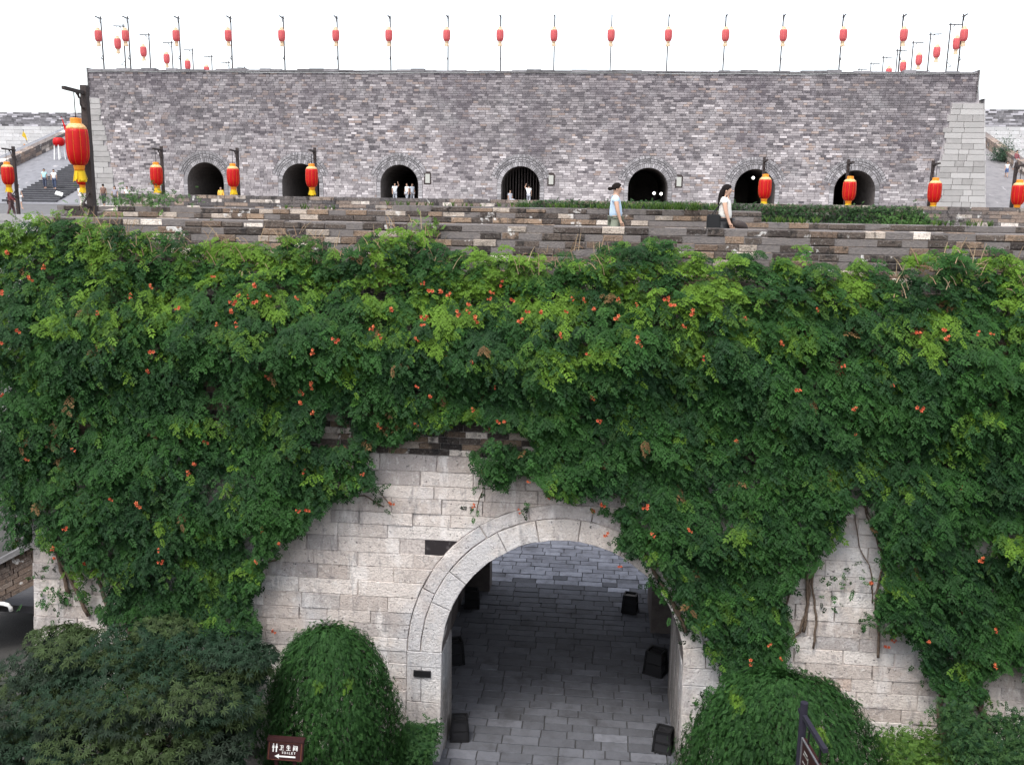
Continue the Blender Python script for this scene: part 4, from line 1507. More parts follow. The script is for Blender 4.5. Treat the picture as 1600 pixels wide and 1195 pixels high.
p = at_y(665, 350, 19.9); weed((p.x, 19.85, 11.35), 50, .16, .1, .3, 'small leafy sprig growing out of the stepped parapet', None, True, 'shrub', (.06, .13, .02), (.16, .26, .05))
q = ramp_hit(1556, 262); weed((35.9, 93, rampz(93) + .1), 1500, .55, .45, 1.7, 'grey-green bush at the edge of the ramp beside the castle', None, True, 'shrub', (.03, .07, .04), (.07, .12, .07))

# ================================================================== trees and hedges in front of the wall
def dome_tree(name, cx, cy, top, rx, ry, bottom, n, label, cA, cB, bright, trunk_mat='pale_bark'):
    t = empty(name, (cx, cy, 0))
    tag(t, label, 'tree')
    # strands hang from the crown's top and drape over the dome
    a = rng.uniform(0, 2 * math.pi, n)
    s = rng.random(n) ** .62                    # 0 at the crown, 1 at the hem
    bump = 1 + .10 * np.sin(a * 5 + 1) * s + .06 * np.sin(a * 11) * s + rng.normal(0, .045, n) + .12 * (rng.random(n) < .06) * rng.random(n) + .07 * (NB(a * 2.2, s * 5, 1.5) - .5) * 2 - .25 * (rng.random(n) < .3) * rng.random(n)
    th = s * 1.62
    rsh = np.sin(np.clip(th, 0, 1.45)) ** .72
    hem = bottom + .35 * np.sin(a * 4) + .25 * np.sin(a * 9 + 2)
    rr = rsh * bump
    zc = top - (top - hem) * (1 - np.cos(np.clip(th, 0, math.pi / 2))) - .15 * (th > 1.45)
    pos = np.stack([cx + rx * rr * np.cos(a), cy + ry * rr * np.sin(a), zc + rng.normal(0, .06, n)], 1)
    out = np.stack([np.cos(a), np.sin(a), np.zeros(n)], 1)
    d = out * (1 - s)[:, None] * .9 + np.array([0, 0, -1.]) * (.35 + .9 * s)[:, None] + rng.normal(0, .34, (n, 3))
    nn = out * (.25 + .75 * s)[:, None] + np.array([0, 0, 1.]) * (1.1 - .75 * s)[:, None] + rng.normal(0, .28, (n, 3))
    k = np.clip(rng.normal(.45, .28, n) + .3 * (NA(a * 3, s * 4, 1.6) - .5), 0, 1)[:, None]
    c = np.array(cA) * (1 - k) + np.array(cB) * k
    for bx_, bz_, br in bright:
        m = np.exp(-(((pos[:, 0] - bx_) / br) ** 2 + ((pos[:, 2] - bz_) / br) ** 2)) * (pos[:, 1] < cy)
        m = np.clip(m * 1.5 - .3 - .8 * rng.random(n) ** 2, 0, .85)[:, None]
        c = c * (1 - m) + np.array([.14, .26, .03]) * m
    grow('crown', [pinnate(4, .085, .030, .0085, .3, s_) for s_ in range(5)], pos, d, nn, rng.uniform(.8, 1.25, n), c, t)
    mb = MB().tube([(cx, cy, 0), (cx + .03, cy, 1.0), (cx - .02, cy + .02, top - .75)], [.11, .085, .08], 9)
    mb.build('trunk', trunk_mat, t, True)
    mb = MB()
    for k_ in range(9):
        a_ = k_ * .7 + .2
        mb.tube([(cx, cy, top - .8), (cx + rx * .4 * math.cos(a_), cy + ry * .4 * math.sin(a_), top - .32), (cx + rx * .6 * math.cos(a_), cy + ry * .6 * math.sin(a_), top - .7), (cx + rx * .68 * math.cos(a_), cy + ry * .68 * math.sin(a_), top - 1.4)], [.05, .035, .02, .008], 6)
    mb.build('limbs', 'bark', t, True)
    return t


Y1 = 16.7
c1 = at_y(516, 1100, Y1)
t1 = at_y(533, 988, Y1).z
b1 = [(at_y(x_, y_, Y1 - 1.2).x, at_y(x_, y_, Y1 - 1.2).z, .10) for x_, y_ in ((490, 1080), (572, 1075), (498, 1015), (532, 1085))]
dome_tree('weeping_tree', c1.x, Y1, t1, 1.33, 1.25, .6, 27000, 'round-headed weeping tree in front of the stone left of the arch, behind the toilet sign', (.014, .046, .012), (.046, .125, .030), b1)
Y2 = 16.3
c2 = at_y(1222, 1130, Y2)
t2 = at_y(1222, 1060, Y2).z
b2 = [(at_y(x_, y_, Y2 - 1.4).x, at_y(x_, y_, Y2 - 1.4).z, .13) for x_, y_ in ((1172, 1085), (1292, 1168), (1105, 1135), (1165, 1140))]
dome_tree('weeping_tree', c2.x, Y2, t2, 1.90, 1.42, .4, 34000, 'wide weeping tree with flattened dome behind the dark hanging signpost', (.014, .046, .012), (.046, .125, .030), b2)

# the dark maple
YM = 15.2
mt = empty('maple_tree', (at_y(210, 1100, YM).x, YM, 0))
tag(mt, 'dark purplish-green maple spreading in front of the corner of the gate wall', 'tree')
mc = WLOC[mt]
blobs = []
for px, py, dy, r in ((60, 1060, 0, .75), (130, 1030, .3, .75), (210, 1020, .4, .8), (290, 1030, .4, .75), (355, 1025, .6, .65), (390, 1040, .3, .45), (30, 1120, -.4, .85), (110, 1110, -.8, .85), (200, 1100, -1.0, .9), (290, 1105, -.8, .85), (360, 1110, -.3, .6), (60, 1180, -.8, .8),
                      (150, 1180, -1.3, .85), (250, 1180, -1.2, .85), (335, 1175, -.8, .65), (-40, 1100, .2, .8), (-40, 1180, -.4, .9), (100, 1010, .8, .6), (250, 1000, .8, .6), (320, 1210, -.9, .6), (30, 1240, -.6, .8), (200, 1250, -1.2, .8)):
    q = at_y(px, py, YM + dy)
    blobs.append((q, r))
MP = [palmate(7, .11, .012), palmate(5, .12, .013), palmate(7, .10, .010)]
ps, dd, nn, cc = [], [], [], []
for q, r in blobs:
    # flat tiers of foliage, as maples carry them
    for tier in range(4):
        m = 190
        a = rng.uniform(0, 6.28, m); rad = np.sqrt(rng.random(m)) * r * (1.05 - .16 * tier)
        zz = q.z + r * .62 - tier * r * .34 - .25 * rad ** 2 / r + rng.normal(0, .05, m)
        ox, oy = rnd.uniform(-.2, .2) * r, rnd.uniform(-.25, .15) * r
        ps.append(np.stack([q.x + ox + rad * np.cos(a), q.y + oy + rad * np.sin(a) * .9, zz], 1))
        o = np.stack([np.cos(a), np.sin(a), np.zeros(m)], 1)
        dd.append(o * .8 + np.array([0, -.3, -.45]) + rng.normal(0, .35, (m, 3)))
        nn.append(np.array([0, -.35, 1.]) + o * .25 + rng.normal(0, .28, (m, 3)))
        tint = rnd.random()
        base = np.array(mix3((.015, .040, .019), (.032, .036, .027), tint)) if tint < .70 else np.array((.044, .070, .024))
        cc.append(base * rng.uniform(.7, 1.35, (m, 1)))
ps, dd, nn, cc = map(np.concatenate, (ps, dd, nn, cc))
ok = ps[:, 1] < YB + BAT * ps[:, 2] - .15
ps, dd, nn, cc = ps[ok], dd[ok], nn[ok], cc[ok]
grow('crown', MP, ps, dd, nn, rng.uniform(.8, 1.3, len(ps)), cc, mt)
MB().tube([(mc.x, YM, 0), (mc.x + .06, YM - .05, .7), (mc.x - .03, YM - .1, 1.4)], [.16, .13, .12], 9).build('trunk', 'bark', mt, True)
lb = MB()
for q, r in blobs[::1]:
    m_ = Vector((mc.x - .03, YM - .1, 1.35))
    e = Vector((q.x, q.y, q.z + r * .2))
    mid = m_.lerp(e, .5) + Vector((0, 0, -.15))
    lb.tube([m_, mid, e], [.06, .035, .01], 6)
lb.build('limbs', 'bark', mt, True)


def hedge(name, x0, x1, y0, y1, h, n, label, cA, cB, cat='hedge', rough_=.06):
    t = empty(name, ((x0 + x1) / 2, (y0 + y1) / 2, 0))
    tag(t, label, cat)

    def s_(m):
        p = np.stack([rng.uniform(x0, x1, m), rng.uniform(y0, y1, m), h * rng.random(m) ** .5], 1)
        f = rng.random(m)
        p[:, 2] = np.where(f < .5, h, p[:, 2]); p[:, 1] = np.where(f > .6, y0, p[:, 1])
        p[:, 2] += (NA(p[:, 0] * 2, p[:, 1] * 2, 1.0) - .5) * rough_ * 4
        return p + rng.normal(0, rough_, (m, 3))
    mass('foliage', t, n, s_, PR, cA, cB, (.5, .85))
    mb = MB()
    for k in range(max(2, int((x1 - x0) / .4))):
        xx = x0 + .15 + k * .4
        mb.tube([(xx, (y0 + y1) / 2, 0), (xx + .04, (y0 + y1) / 2, h * .8)], [.025, .01], 5)
    mb.build('stems', 'bark', t)


p = at_z(655, 1190, .9)
hedge('hedge', at_y(628, 1170, 17.6).x, at_y(678, 1170, 17.6).x, 17.0, 18.1, at_y(655, 1150, 17.6).z, 2200, 'small clipped green hedge against the foot of the left arch jamb', (.02, .06, .02), (.06, .14, .04))
xa_, xb_ = at_y(1375, 1180, 17.2).x, at_y(1478, 1180, 17.2).x
hedge('shrub', xa_, xb_, 16.7, 17.7, at_y(1420, 1180, 17.2).z, 2600, 'low bright green shrub at the foot of the stained stone wall', (.04, .10, .02), (.12, .22, .04), 'shrub', .1)
hedge('shrub', at_y(1482, 1180, 16.8).x, at_y(1660, 1180, 16.8).x, 16.2, 17.6, at_y(1560, 1160, 16.8).z, 7000, 'dark leafy shrub at the wall foot below the thick vine stems', (.016, .05, .02), (.05, .11, .03), 'shrub', .12)
hedge('hedge', at_y(380, 1190, 15.6).x - 3.6, at_y(640, 1190, 15.6).x - .2, 13.8, 15.0, .55, 3500, 'low dark hedge under the maple and the toilet sign', (.02, .03, .015), (.06, .05, .03))

# ================================================================== signs
def stroke(mb, a, b, w, place_):
    ax_, ay = a; bx_, by = b
    l = math.hypot(bx_ - ax_, by - ay) or 1
    nx, ny = -(by - ay) / l * w / 2, (bx_ - ax_) / l * w / 2
    ex, ey = (bx_ - ax_) / l * w * .3, (by - ay) / l * w * .3
    p = [(ax_ - ex + nx, ay - ey + ny), (ax_ - ex - nx, ay - ey - ny), (bx_ + ex - nx, by + ey - ny), (bx_ + ex + nx, by + ey + ny)]
    mb.add([place_(u, v, .004) for u, v in p], [(0, 1, 2, 3)])


GL = {
    'wei': [((.12, .86), (.80, .86)), ((.78, .86), (.78, .40)), ((.78, .40), (.64, .44)), ((.42, .86), (.42, .08)), ((.04, .06), (.96, .06))],
    'sheng': [((.28, .94), (.10, .56)), ((.2, .70), (.88, .70)), ((.2, .40), (.84, .40)), ((.04, .06), (.96, .06)), ((.52, .97), (.52, .06))],
    'jian': [((.10, .97), (.2, .84)), ((.08, .74), (.08, .0)), ((.32, .88), (.92, .88)), ((.92, .88), (.92, .04)), ((.92, .04), (.78, .06)), ((.30, .66), (.70, .66)), ((.30, .2), (.70, .2)), ((.30, .66), (.30, .2)), ((.70, .66), (.70, .2)), ((.30, .43), (.70, .43))],
    'T': [((.05, .92), (.95, .92)), ((.5, .92), (.5, .05))], 'O': [((.25, .95), (.75, .95)), ((.95, .75), (.95, .25)), ((.75, .05), (.25, .05)), ((.05, .25), (.05, .75)), ((.05, .75), (.25, .95)), ((.75, .95), (.95, .75)), ((.95, .25), (.75, .05)), ((.25, .05), (.05, .25))],
    'I': [((.5, .95), (.5, .05))], 'L': [((.15, .95), (.15, .05)), ((.15, .06), (.9, .06))], 'E': [((.15, .95), (.15, .05)), ((.15, .93), (.9, .93)), ((.15, .5), (.8, .5)), ((.15, .06), (.9, .06))],
}
YS = 14.9
s0, s1 = at_y(417, 1154, YS), at_y(474, 1187, YS)
SW, SH = s1.x - s0.x, s0.z - s1.z
sg = empty('toilet_sign', ((s0.x + s1.x) / 2, YS, 0))
tag(sg, 'dark red-brown toilet sign with white lettering and a white arrow', 'sign')
cxs, zlo = (s0.x + s1.x) / 2, s1.z
# the board leans back a little towards the viewer above
lean = .35


def sp(u, v, o):
    return (s0.x + u * SW, YS + (v - .5) * SH * lean - o, zlo + v * SH)


MB().slab([(0, 0), (1, 0), (1, .86), (0, .86)], sp, 0, .01, .06).build('board', 'sign_brown', sg)
MB().slab([(-.02, .87), (1.02, .87), (1.02, 1.0), (-.02, 1.0)], sp, .03, .01, .10).build('top_rail', 'sign_brown', sg)
fr = MB()
for a, b_ in (((.05, .05), (.95, .05)), ((.05, .8), (.95, .8)), ((.05, .05), (.05, .8)), ((.95, .05), (.95, .8))):
    stroke(fr, a, b_, .018, lambda u, v, o: sp(u, v, .001 + o))
fr.build('border', 'rust', sg)
le = MB()
for i, g in enumerate(('wei', 'sheng', 'jian')):
    for a, b_ in GL[g]:
        f = lambda q: (.34 + i * .19 + q[0] * .125, .47 + q[1] * .24)
        stroke(le, f(a), f(b_), .022, sp)
for i, g in enumerate('TOILET'):
    for a, b_ in GL[g]:
        f = lambda q: (.41 + i * .068 + q[0] * .046, .315 + q[1] * .10)
        stroke(le, f(a), f(b_), .014, sp)
# arrow to the left
le.add([sp(u, v, .004) for u, v in ((.22, .20), (.35, .31), (.335, .235), (.80, .235), (.80, .165), (.335, .165), (.35, .09))], [(0, 1, 2), (0, 2, 5), (2, 3, 4, 5), (0, 5, 6)])
# the two little figures
for ux in (.17, .26):
    le.add([sp(ux + .018 * math.cos(k * .785), .715 + .032 * math.sin(k * .785), .004) for k in range(8)], [tuple(range(8))])
    le.add([sp(ux + a, b_, .004) for a, b_ in ((-.036, .56), (-.022, .67), (.022, .67), (.036, .56), (.016, .55), (.018, .38), (-.018, .38), (-.016, .55))], [tuple(range(8))[::-1]])
le.build('lettering', 'white_paint', sg)
for u_ in (-.2, .14): MB().box((cxs + u_, YS - .02, 0), (cxs + u_ + .06, YS + .04, zlo + .1)).build('post', 'sign_brown', sg)

# hanging signpost at the right
YP = 14.3
pt = at_y(1257, 1097, YP)
hp = empty('hanging_signpost', (pt.x, YP, 0))
tag(hp, 'dark blue-brown signpost with a hanging board of pale characters', 'sign')
post = MB(); post.lathe([(.062, 0), (.062, pt.z)], 16)
o = bpy.data.objects.new('post', post.mesh('post', 'sign_post', smooth=False)); COL.objects.link(o); o.parent = hp
dirx = Vector((.13, -.99, 0)).normalized()
base = Vector((pt.x, YP, 0))
MB().bar(base - dirx * .16 + Vector((0, 0, pt.z - .22)), base + dirx * 1.0 + Vector((0, 0, pt.z - .22)), .07, .07).build('beam', 'sign_post', hp)
nrm = Vector((-dirx.y, dirx.x, 0))
nrm = -nrm if nrm.dot(Vector((0, -1, 0)) - base) < 0 and False else nrm
toward = Vector((0, 0, 0)) - base
if nrm.dot(toward) < 0: nrm = -nrm


def hb(u, v, o_):
    p_ = base + dirx * u + nrm * o_
    return (p_.x, p_.y, v)


zt_ = pt.z - .55
MB().slab([(.12, zt_ - 1.9), (.95, zt_ - 1.9), (.95, zt_), (.12, zt_)], hb, .03, .01, .06).build('board', 'sign_brown', hp)
fr = MB()
for a, b_ in (((.12, zt_ - 1.9), (.12, zt_)), ((.12, zt_), (.95, zt_)), ((.95, zt_), (.95, zt_ - 1.9))):
    fr.bar(hb(a[0], a[1], .035), hb(b_[0], b_[1], .035), .025, .025)
fr.build('rim', 'grey_metal', hp)
ed = MB().bar(hb(.98, zt_ - 1.9, 0), hb(.98, zt_ + .01, 0), .05, .07)
ed.build('edge', 'rust', hp)
for u_ in (.3, .8): MB().bar(hb(u_, pt.z - .25, 0), hb(u_, zt_, 0), .025).build('hanger', 'black_metal', hp)
ch_ = MB()
r5 = random.Random(5)
for col_ in range(2):
    for i in range(5):
        u0 = .22 + col_ * .36; v0 = zt_ - .42 - i * .36 - .04 * col_
        for _ in range(7):
            if r5.random() < .6:
                yy = r5.choice((.05, .25, .5, .75, .95)); a, b_ = (r5.uniform(0, .3), yy), (r5.uniform(.7, 1), yy)
            else:
                xx = r5.choice((.1, .5, .9)); a, b_ = (xx, r5.uniform(0, .3)), (xx, r5.uniform(.6, 1))
            f = lambda q: (u0 + q[0] * .24, v0 + q[1] * .28)
            stroke(ch_, f(a), f(b_), .03, lambda u, v, o_: hb(u, v, .036))
ch_.build('lettering', 'print_grey', hp)

# ---- the little dark plate on the left jamb
pl = on_wall(660, 1051)
MBp = MB().slab([(pl.x - .19, pl.z - .065), (pl.x + .19, pl.z - .065), (pl.x + .19, pl.z + .065), (pl.x - .19, pl.z + .065)], wp, .055, .008, .05, (1, 1, 1))
tag(MBp.build('jamb_plate', 'black_metal'), 'small dark rectangular plate fixed on the left jamb of the arch', 'plate')

# ================================================================== black lamp boxes in the passage
def lamp_box(px, py, side, s, rz, label):
    p = at_z(px, py, 0)
    p.x = max(min(p.x, AX + AHW - .27), AX - AHW - WI + .36 if p.y > YI + .3 else AX - AHW + .3)
    t = empty('lamp_box', (p.x, p.y, .02), rz)
    tag(t, label, 'floor lamp', 'black caged lamps along the passage walls')
    w, d_, h = s, s * .9, s * 1.25

    def part(n, mb, m):
        o_ = bpy.data.objects.new(n, mb.mesh(n, m)); COL.objects.link(o_); o_.parent = t
    tp_ = .82
    c = [(-w / 2, -d_ / 2, 0), (w / 2, -d_ / 2, 0), (w / 2, d_ / 2, 0), (-w / 2, d_ / 2, 0)]
    tpv = [(x * tp_, y_ * tp_, h) for x, y_, _ in c]
    fr_ = MB()
    for i in range(4):
        fr_.bar(c[i], c[(i + 1) % 4], .04); fr_.bar(tpv[i], tpv[(i + 1) % 4], .04); fr_.bar(c[i], tpv[i], .04)
        m0 = tuple((c[i][k] + tpv[i][k]) / 2 for k in range(3)); m1 = tuple((c[(i + 1) % 4][k] + tpv[(i + 1) % 4][k]) / 2 for k in range(3))
        fr_.bar(m0, m1, .02)
    part('cage', fr_, 'black_metal')
    k = .93
    body = MB().add([(x * k, y_ * k, .02) for x, y_, _ in c] + [(x * k, y_ * k, h - .02) for x, y_, _ in tpv], [(0, 1, 5, 4), (1, 2, 6, 5), (2, 3, 7, 6), (3, 0, 4, 7), (4, 5, 6, 7)])
    part('panes', body, 'dark_glass')


lamp_box(702, 1152, -1, .40, .15, 'black caged floor lamp just inside the arch on the side of the dark plate')
lamp_box(708, 1034, -1, .48, .35, 'black caged floor lamp deeper in the passage on the side of the dark plate')
lamp_box(721, 947, -1, .42, .1, 'black caged floor lamp at the passage end on the side of the dark plate')
lamp_box(1042, 1172, 1, .40, -.3, 'black caged floor lamp just inside the arch on the vine-hung side')
lamp_box(1034, 1052, 1, .50, -.45, 'black caged floor lamp deeper in the passage on the vine-hung side')
lamp_box(984, 955, 1, .42, -.2, 'black caged floor lamp at the far end of the passage on the vine-hung side')

# ================================================================== people
def skin_mesh(name, verts, edges, radii, mat, levels=1, root=0):
    me = bpy.data.meshes.new(name + '_tmp')
    me.from_pydata([tuple(v) for v in verts], edges, [])
    ob = bpy.data.objects.new('tmp', me)
    COL.objects.link(ob)
    sk = ob.modifiers.new('s', 'SKIN')
    for i, r in enumerate(radii):
        sv = me.skin_vertices[0].data[i]
        sv.radius = (r, r) if not hasattr(r, '__len__') else r
        sv.use_root = (i == root)
    sk.use_smooth_shade = True
    ss = ob.modifiers.new('u', 'SUBSURF'); ss.levels = levels; ss.render_levels = levels
    dg = bpy.context.evaluated_depsgraph_get()
    res = bpy.data.meshes.new_from_object(ob.evaluated_get(dg))
    bpy.data.objects.remove(ob)
    bpy.data.meshes.remove(me)
    res.name = name
    res.materials.clear()
    res.materials.append(M[mat])
    return res


def tint(me, col):
    ca = me.color_attributes.new('Col', 'FLOAT_COLOR', 'POINT')
    ca.data.foreach_set('color', np.tile(np.array([*col, 1.], np.float32), len(me.vertices)))
    return me


def person(loc, rz, H, label, top, bottom, hair='short', arms=(0, 0), stride=.12, sleeve=.5, skirt=False, bag=None, detail=False, group=None, cat='person', sit=False, armup=False, skincol=True):
    """figure facing local -Y. arms: forward swing of left and right hand (metres)"""
    k = H / 1.65
    t = empty('person', loc, rz)
    tag(t, label, cat, group)

    def part(n, me, par=None):
        o_ = bpy.data.objects.new(n, me); COL.objects.link(o_); o_.parent = par or t
        return o_
    S = lambda *p_: Vector(p_) * k
    hip = .86 if not sit else .45
    dz = hip - .86
    B = {'pel': S(0, 0, .88 + dz), 'wst': S(0, .005, 1.02 + dz), 'chs': S(0, .01, 1.22 + dz), 'nkb': S(0, .015, 1.36 + dz), 'nck': S(0, 0, 1.43 + dz), 'hd1': S(0, -.015, 1.51 + dz), 'hd2': S(0, -.01, 1.585 + dz)}
    limbs = {}
    for s_, nm, sw_ in ((-1, 'L', arms[0]), (1, 'R', arms[1])):
        sh = S(s_ * .165, .015, 1.325 + dz)
        if armup and s_ == 1:
            el = S(s_ * .30, -.08, 1.45 + dz); wr = S(s_ * .22, -.12, 1.66 + dz); ha = S(s_ * .2, -.12, 1.74 + dz)
        else:
            el = S(s_ * .205, -.02 - sw_ * .35, 1.06 + dz); wr = S(s_ * .20, -.06 - sw_, .84 + dz + abs(sw_) * .25); ha = S(s_ * .195, -.09 - sw_ * 1.1, .75 + dz + abs(sw_) * .3)
        st = stride * s_
        if sit:
            hp_ = S(s_ * .09, -.02, .45); kn = S(s_ * .10, -.42, .47); an = S(s_ * .10, -.42, .08); to = S(s_ * .10, -.56, .035)
        else:
            hp_ = S(s_ * .085, 0, .84); kn = S(s_ * .09, -.03 - st * .6, .47); an = S(s_ * .085, .02 - st * 1.4 if st > 0 else .02 - st * 1.6, .08); to = an + S(0, -.15, -.045)
        limbs[nm] = (sh, el, wr, ha, hp_, kn, an, to)
    # body: one continuous surface
    V = [B['pel'], B['wst'], B['chs'], B['nkb'], B['nck'], B['hd1'], B['hd2']]
    Rr = [(.135, .10), (.115, .085), (.135, .095), (.075, .06), (.052, .052), (.082, .095), (.07, .085)]
    E_ = [(0, 1), (1, 2), (2, 3), (3, 4), (4, 5), (5, 6)]
    for nm in 'LR':
        sh, el, wr, ha, hp_, kn, an, to = limbs[nm]
        b0 = len(V)
        V += [sh, el, wr, ha]; Rr += [.052, .039, .027, .034]; E_ += [(2, b0), (b0, b0 + 1), (b0 + 1, b0 + 2), (b0 + 2, b0 + 3)]
        b0 = len(V)
        V += [hp_, kn, an, to]; Rr += [.082, .055, .038, .036]; E_ += [(0, b0), (b0, b0 + 1), (b0 + 1, b0 + 2), (b0 + 2, b0 + 3)]
    Rr = [tuple(q * k for q in r) if hasattr(r, '__len__') else r * k for r in Rr]
    body = part('body', skin_mesh('body', V, E_, Rr, 'skin', 2))
    # shirt
    V = [B['pel'] + S(0, 0, .0), B['wst'], B['chs'], B['nkb']]
    Rr = [(.165, .14), (.148, .125), (.155, .122), (.085, .075)]
    E_ = [(0, 1), (1, 2), (2, 3)]
    for nm in 'LR':
        sh, el, wr, ha = limbs[nm][:4]
        b0 = len(V)
        if sleeve <= 1: V += [sh, sh.lerp(el, sleeve)]; Rr += [.068, .062]; E_ += [(2, b0), (b0, b0 + 1)]
        else: V += [sh, el, el.lerp(wr, .85)]; Rr += [.066, .053, .042]; E_ += [(2, b0), (b0, b0 + 1), (b0 + 1, b0 + 2)]
    Rr = [tuple(q * k for q in r) if hasattr(r, '__len__') else r * k for r in Rr]
    part('shirt', tint(skin_mesh('shirt', V, E_, Rr, 'cloth', 2), top))
    # trousers or skirt
    V = [B['pel'] - S(0, 0, .0)]; Rr = [(.15, .118)]; E_ = []
    for nm in 'LR':
        hp_, kn, an = limbs[nm][4:7]
        b0 = len(V)
        V += [hp_, kn, kn.lerp(an, .0 if skirt else .85)]; Rr += [.096, .075, .058]; E_ += [(0, b0), (b0, b0 + 1)] + ([(b0 + 1, b0 + 2)] if not skirt else [])
        if skirt: V.pop(); Rr.pop()
    Rr = [tuple(q * k for q in r) if hasattr(r, '__len__') else r * k for r in Rr]
    part('trousers', tint(skin_mesh('trousers', V, E_, Rr, 'cloth', 2), bottom))
    # hair
    hm = MB()
    c = B['hd1'] + S(0, .012, .035)
    nlat, nlon = 8, 14
    base_ = []
    vv, ff = [], []
    for i in range(nlat + 1):
        th = math.pi * .62 * i / nlat
        for j in range(nlon):
            ph = 2 * math.pi * j / nlon
            front = max(0, -math.sin(ph))
            thh = th * (1 - .56 * front)
            vv.append(c + S(.088 * math.sin(thh) * math.cos(ph), .105 * math.sin(thh) * math.sin(ph), .115 * math.cos(thh)))
    for i in range(nlat):
        for j in range(nlon):
            ff.append((i * nlon + j, i * nlon + (j + 1) % nlon, (i + 1) * nlon + (j + 1) % nlon, (i + 1) * nlon + j))
    hm.add(vv, ff)
    hm.add([c + S(0, 0, .112)] + vv[:nlon], [(0, 1 + (j + 1) % nlon, 1 + j) for j in range(nlon)])
    ho = part('hair', hm.mesh('hair', 'hair', smooth=True))
    if hair == 'bun':
        me = skin_mesh('bun', [c + S(0, .08, .0), c + S(0, .135, -.02), c + S(0, .16, -.05)], [(0, 1), (1, 2)], [.04 * k, .05 * k, .032 * k], 'hair', 2)
        part('bun', me, ho)
    if hair == 'long':
        me = skin_mesh('locks', [c + S(0, .05, .03), c + S(0, .085, -.10), c + S(0, .10, -.27), c + S(0, .09, -.46)], [(0, 1), (1, 2), (2, 3)], [(.10 * k, .07 * k), (.11 * k, .065 * k), (.105 * k, .06 * k), (.06 * k, .04 * k)], 'hair', 2)
        part('locks', me, ho)
    if detail:
        fm = skin_mesh('nose', [B['hd1'] + S(0, -.09, .012), B['hd1'] + S(0, -.112, -.012)], [(0, 1)], [.011 * k, .015 * k], 'skin', 1)
        part('nose', fm)
        for s_ in (-1, 1):
            e_ = MB()
            e_.add([B['hd1'] + S(s_ * .032 + dx_, -.088 - .002, .022 + dz_) for dx_, dz_ in ((-.014, 0), (0, -.006), (.014, 0), (0, .006))], [(0, 1, 2, 3)])
            part('eye', e_.mesh('eye', 'hair'))
            part('ear', skin_mesh('ear', [B['hd1'] + S(s_ * .085, .01, .02), B['hd1'] + S(s_ * .09, .015, -.02)], [(0, 1)], [.016 * k, .012 * k], 'skin', 1))
        mo = MB(); mo.add([B['hd1'] + S(dx_, -.089, -.042 + dz_) for dx_, dz_ in ((-.02, 0), (0, -.006), (.02, 0), (0, .005))], [(0, 1, 2, 3)], (.4, .1, .1))
        part('mouth', mo.mesh('mouth', 'cloth'))
        for nm, s_ in (('L', -1), ('R', 1)):
            wr, ha = limbs[nm][2:4]
            ax_ = (ha - wr).normalized()
            for f_ in range(4):
                o_ = ha + Vector(((f_ - 1.5) * .0, (f_ - 1.5) * .017 * k, 0))
                ln = (.075, .082, .078, .062)[f_] * k
                part('finger', skin_mesh('finger', [o_, o_ + ax_ * ln * .5 + S(-s_ * .006, 0, 0), o_ + ax_ * ln + S(-s_ * .022, 0, 0)], [(0, 1), (1, 2)], [.0095 * k, .0088 * k, .007 * k], 'skin', 1))
            th_ = wr.lerp(ha, .4)
            part('thumb', skin_mesh('thumb', [th_ + S(0, -.02, 0), th_ + S(-s_ * .01, -.045, -.03), th_ + S(-s_ * .012, -.05, -.06)], [(0, 1), (1, 2)], [.011 * k, .0095 * k, .008 * k], 'skin', 1))
    return t


E_RIGHT = math.pi / 2          # local -Y turned to +X
ax_y = 22.0
p = at_y(964, 290, ax_y)
person((p.x, ax_y, WZ), E_RIGHT, 1.63, 'woman with bun, pale blue top and grey-green shorts, walking on the gate wall', (.50, .64, .80), (.22, .24, .18), 'bun', arms=(.02, -.02), stride=.13, sleeve=.45, skirt=True, detail=True).scale = (1.25, 1.25, 1.03)
p = at_y(1136, 293, ax_y)
w2 = (p.x, ax_y, WZ)
person(w2, E_RIGHT - .25, 1.63, 'woman with long dark hair and white top walking on the gate wall with bags', (.80, .78, .72), (.02, .02, .022), 'long', arms=(.04, .02), stride=.12, sleeve=.4, detail=True).scale = (1.25, 1.25, 1.03)
# her black shoulder bag and the dark bag she carries
sb = empty('shoulder_bag', (w2[0] - .27, ax_y - .12, WZ + .80))
tag(sb, 'black box-shaped shoulder bag at the hip of the long-haired woman', 'bag')
bb = bmesh.new(); bmesh.ops.create_cube(bb, size=1)
bmesh.ops.scale(bb, vec=(.30, .15, .44), verts=bb.verts)
bmesh.ops.bevel(bb, geom=bb.edges[:], offset=.025, segments=2, affect='EDGES')
me = bpy.data.meshes.new('pouch'); bb.to_mesh(me); bb.free(); me.materials.append(M['black_metal'])
o = bpy.data.objects.new('pouch', me); COL.objects.link(o); o.parent = sb; o.location = (0, 0, .0)
st = MB().tube([(-.08, -.02, .16), (.05, -.05, .36), (.2, -.06, .56), (.27, .02, .64), (.24, .14, .6), (.12, .2, .4), (0, .1, .17)], .012, 5)
o = bpy.data.objects.new('strap', st.mesh('strap', 'black_metal')); COL.objects.link(o); o.parent = sb
hbm = skin_mesh('handbag', [(0, 0, 0), (.14, 0, -.02), (.28, .02, -.07), (.36, .02, -.14)], [(0, 1), (1, 2), (2, 3)], [.06, .11, .10, .05], 'dark_wood', 2)
o = link('handbag', hbm); o.location = (w2[0] + .12, ax_y - .2, WZ + .84)
tag(o, 'slouchy dark brown bag carried in front by the long-haired woman', 'bag')


def far_person(px, feet, zg, H, rz, label, top, bottom, yy=None, **kw):
    p_ = at_z(px, feet, zg) if yy is None else at_y(px, feet, yy)
    return person((p_.x, p_.y, zg), rz, H, label, top, bottom, **kw)


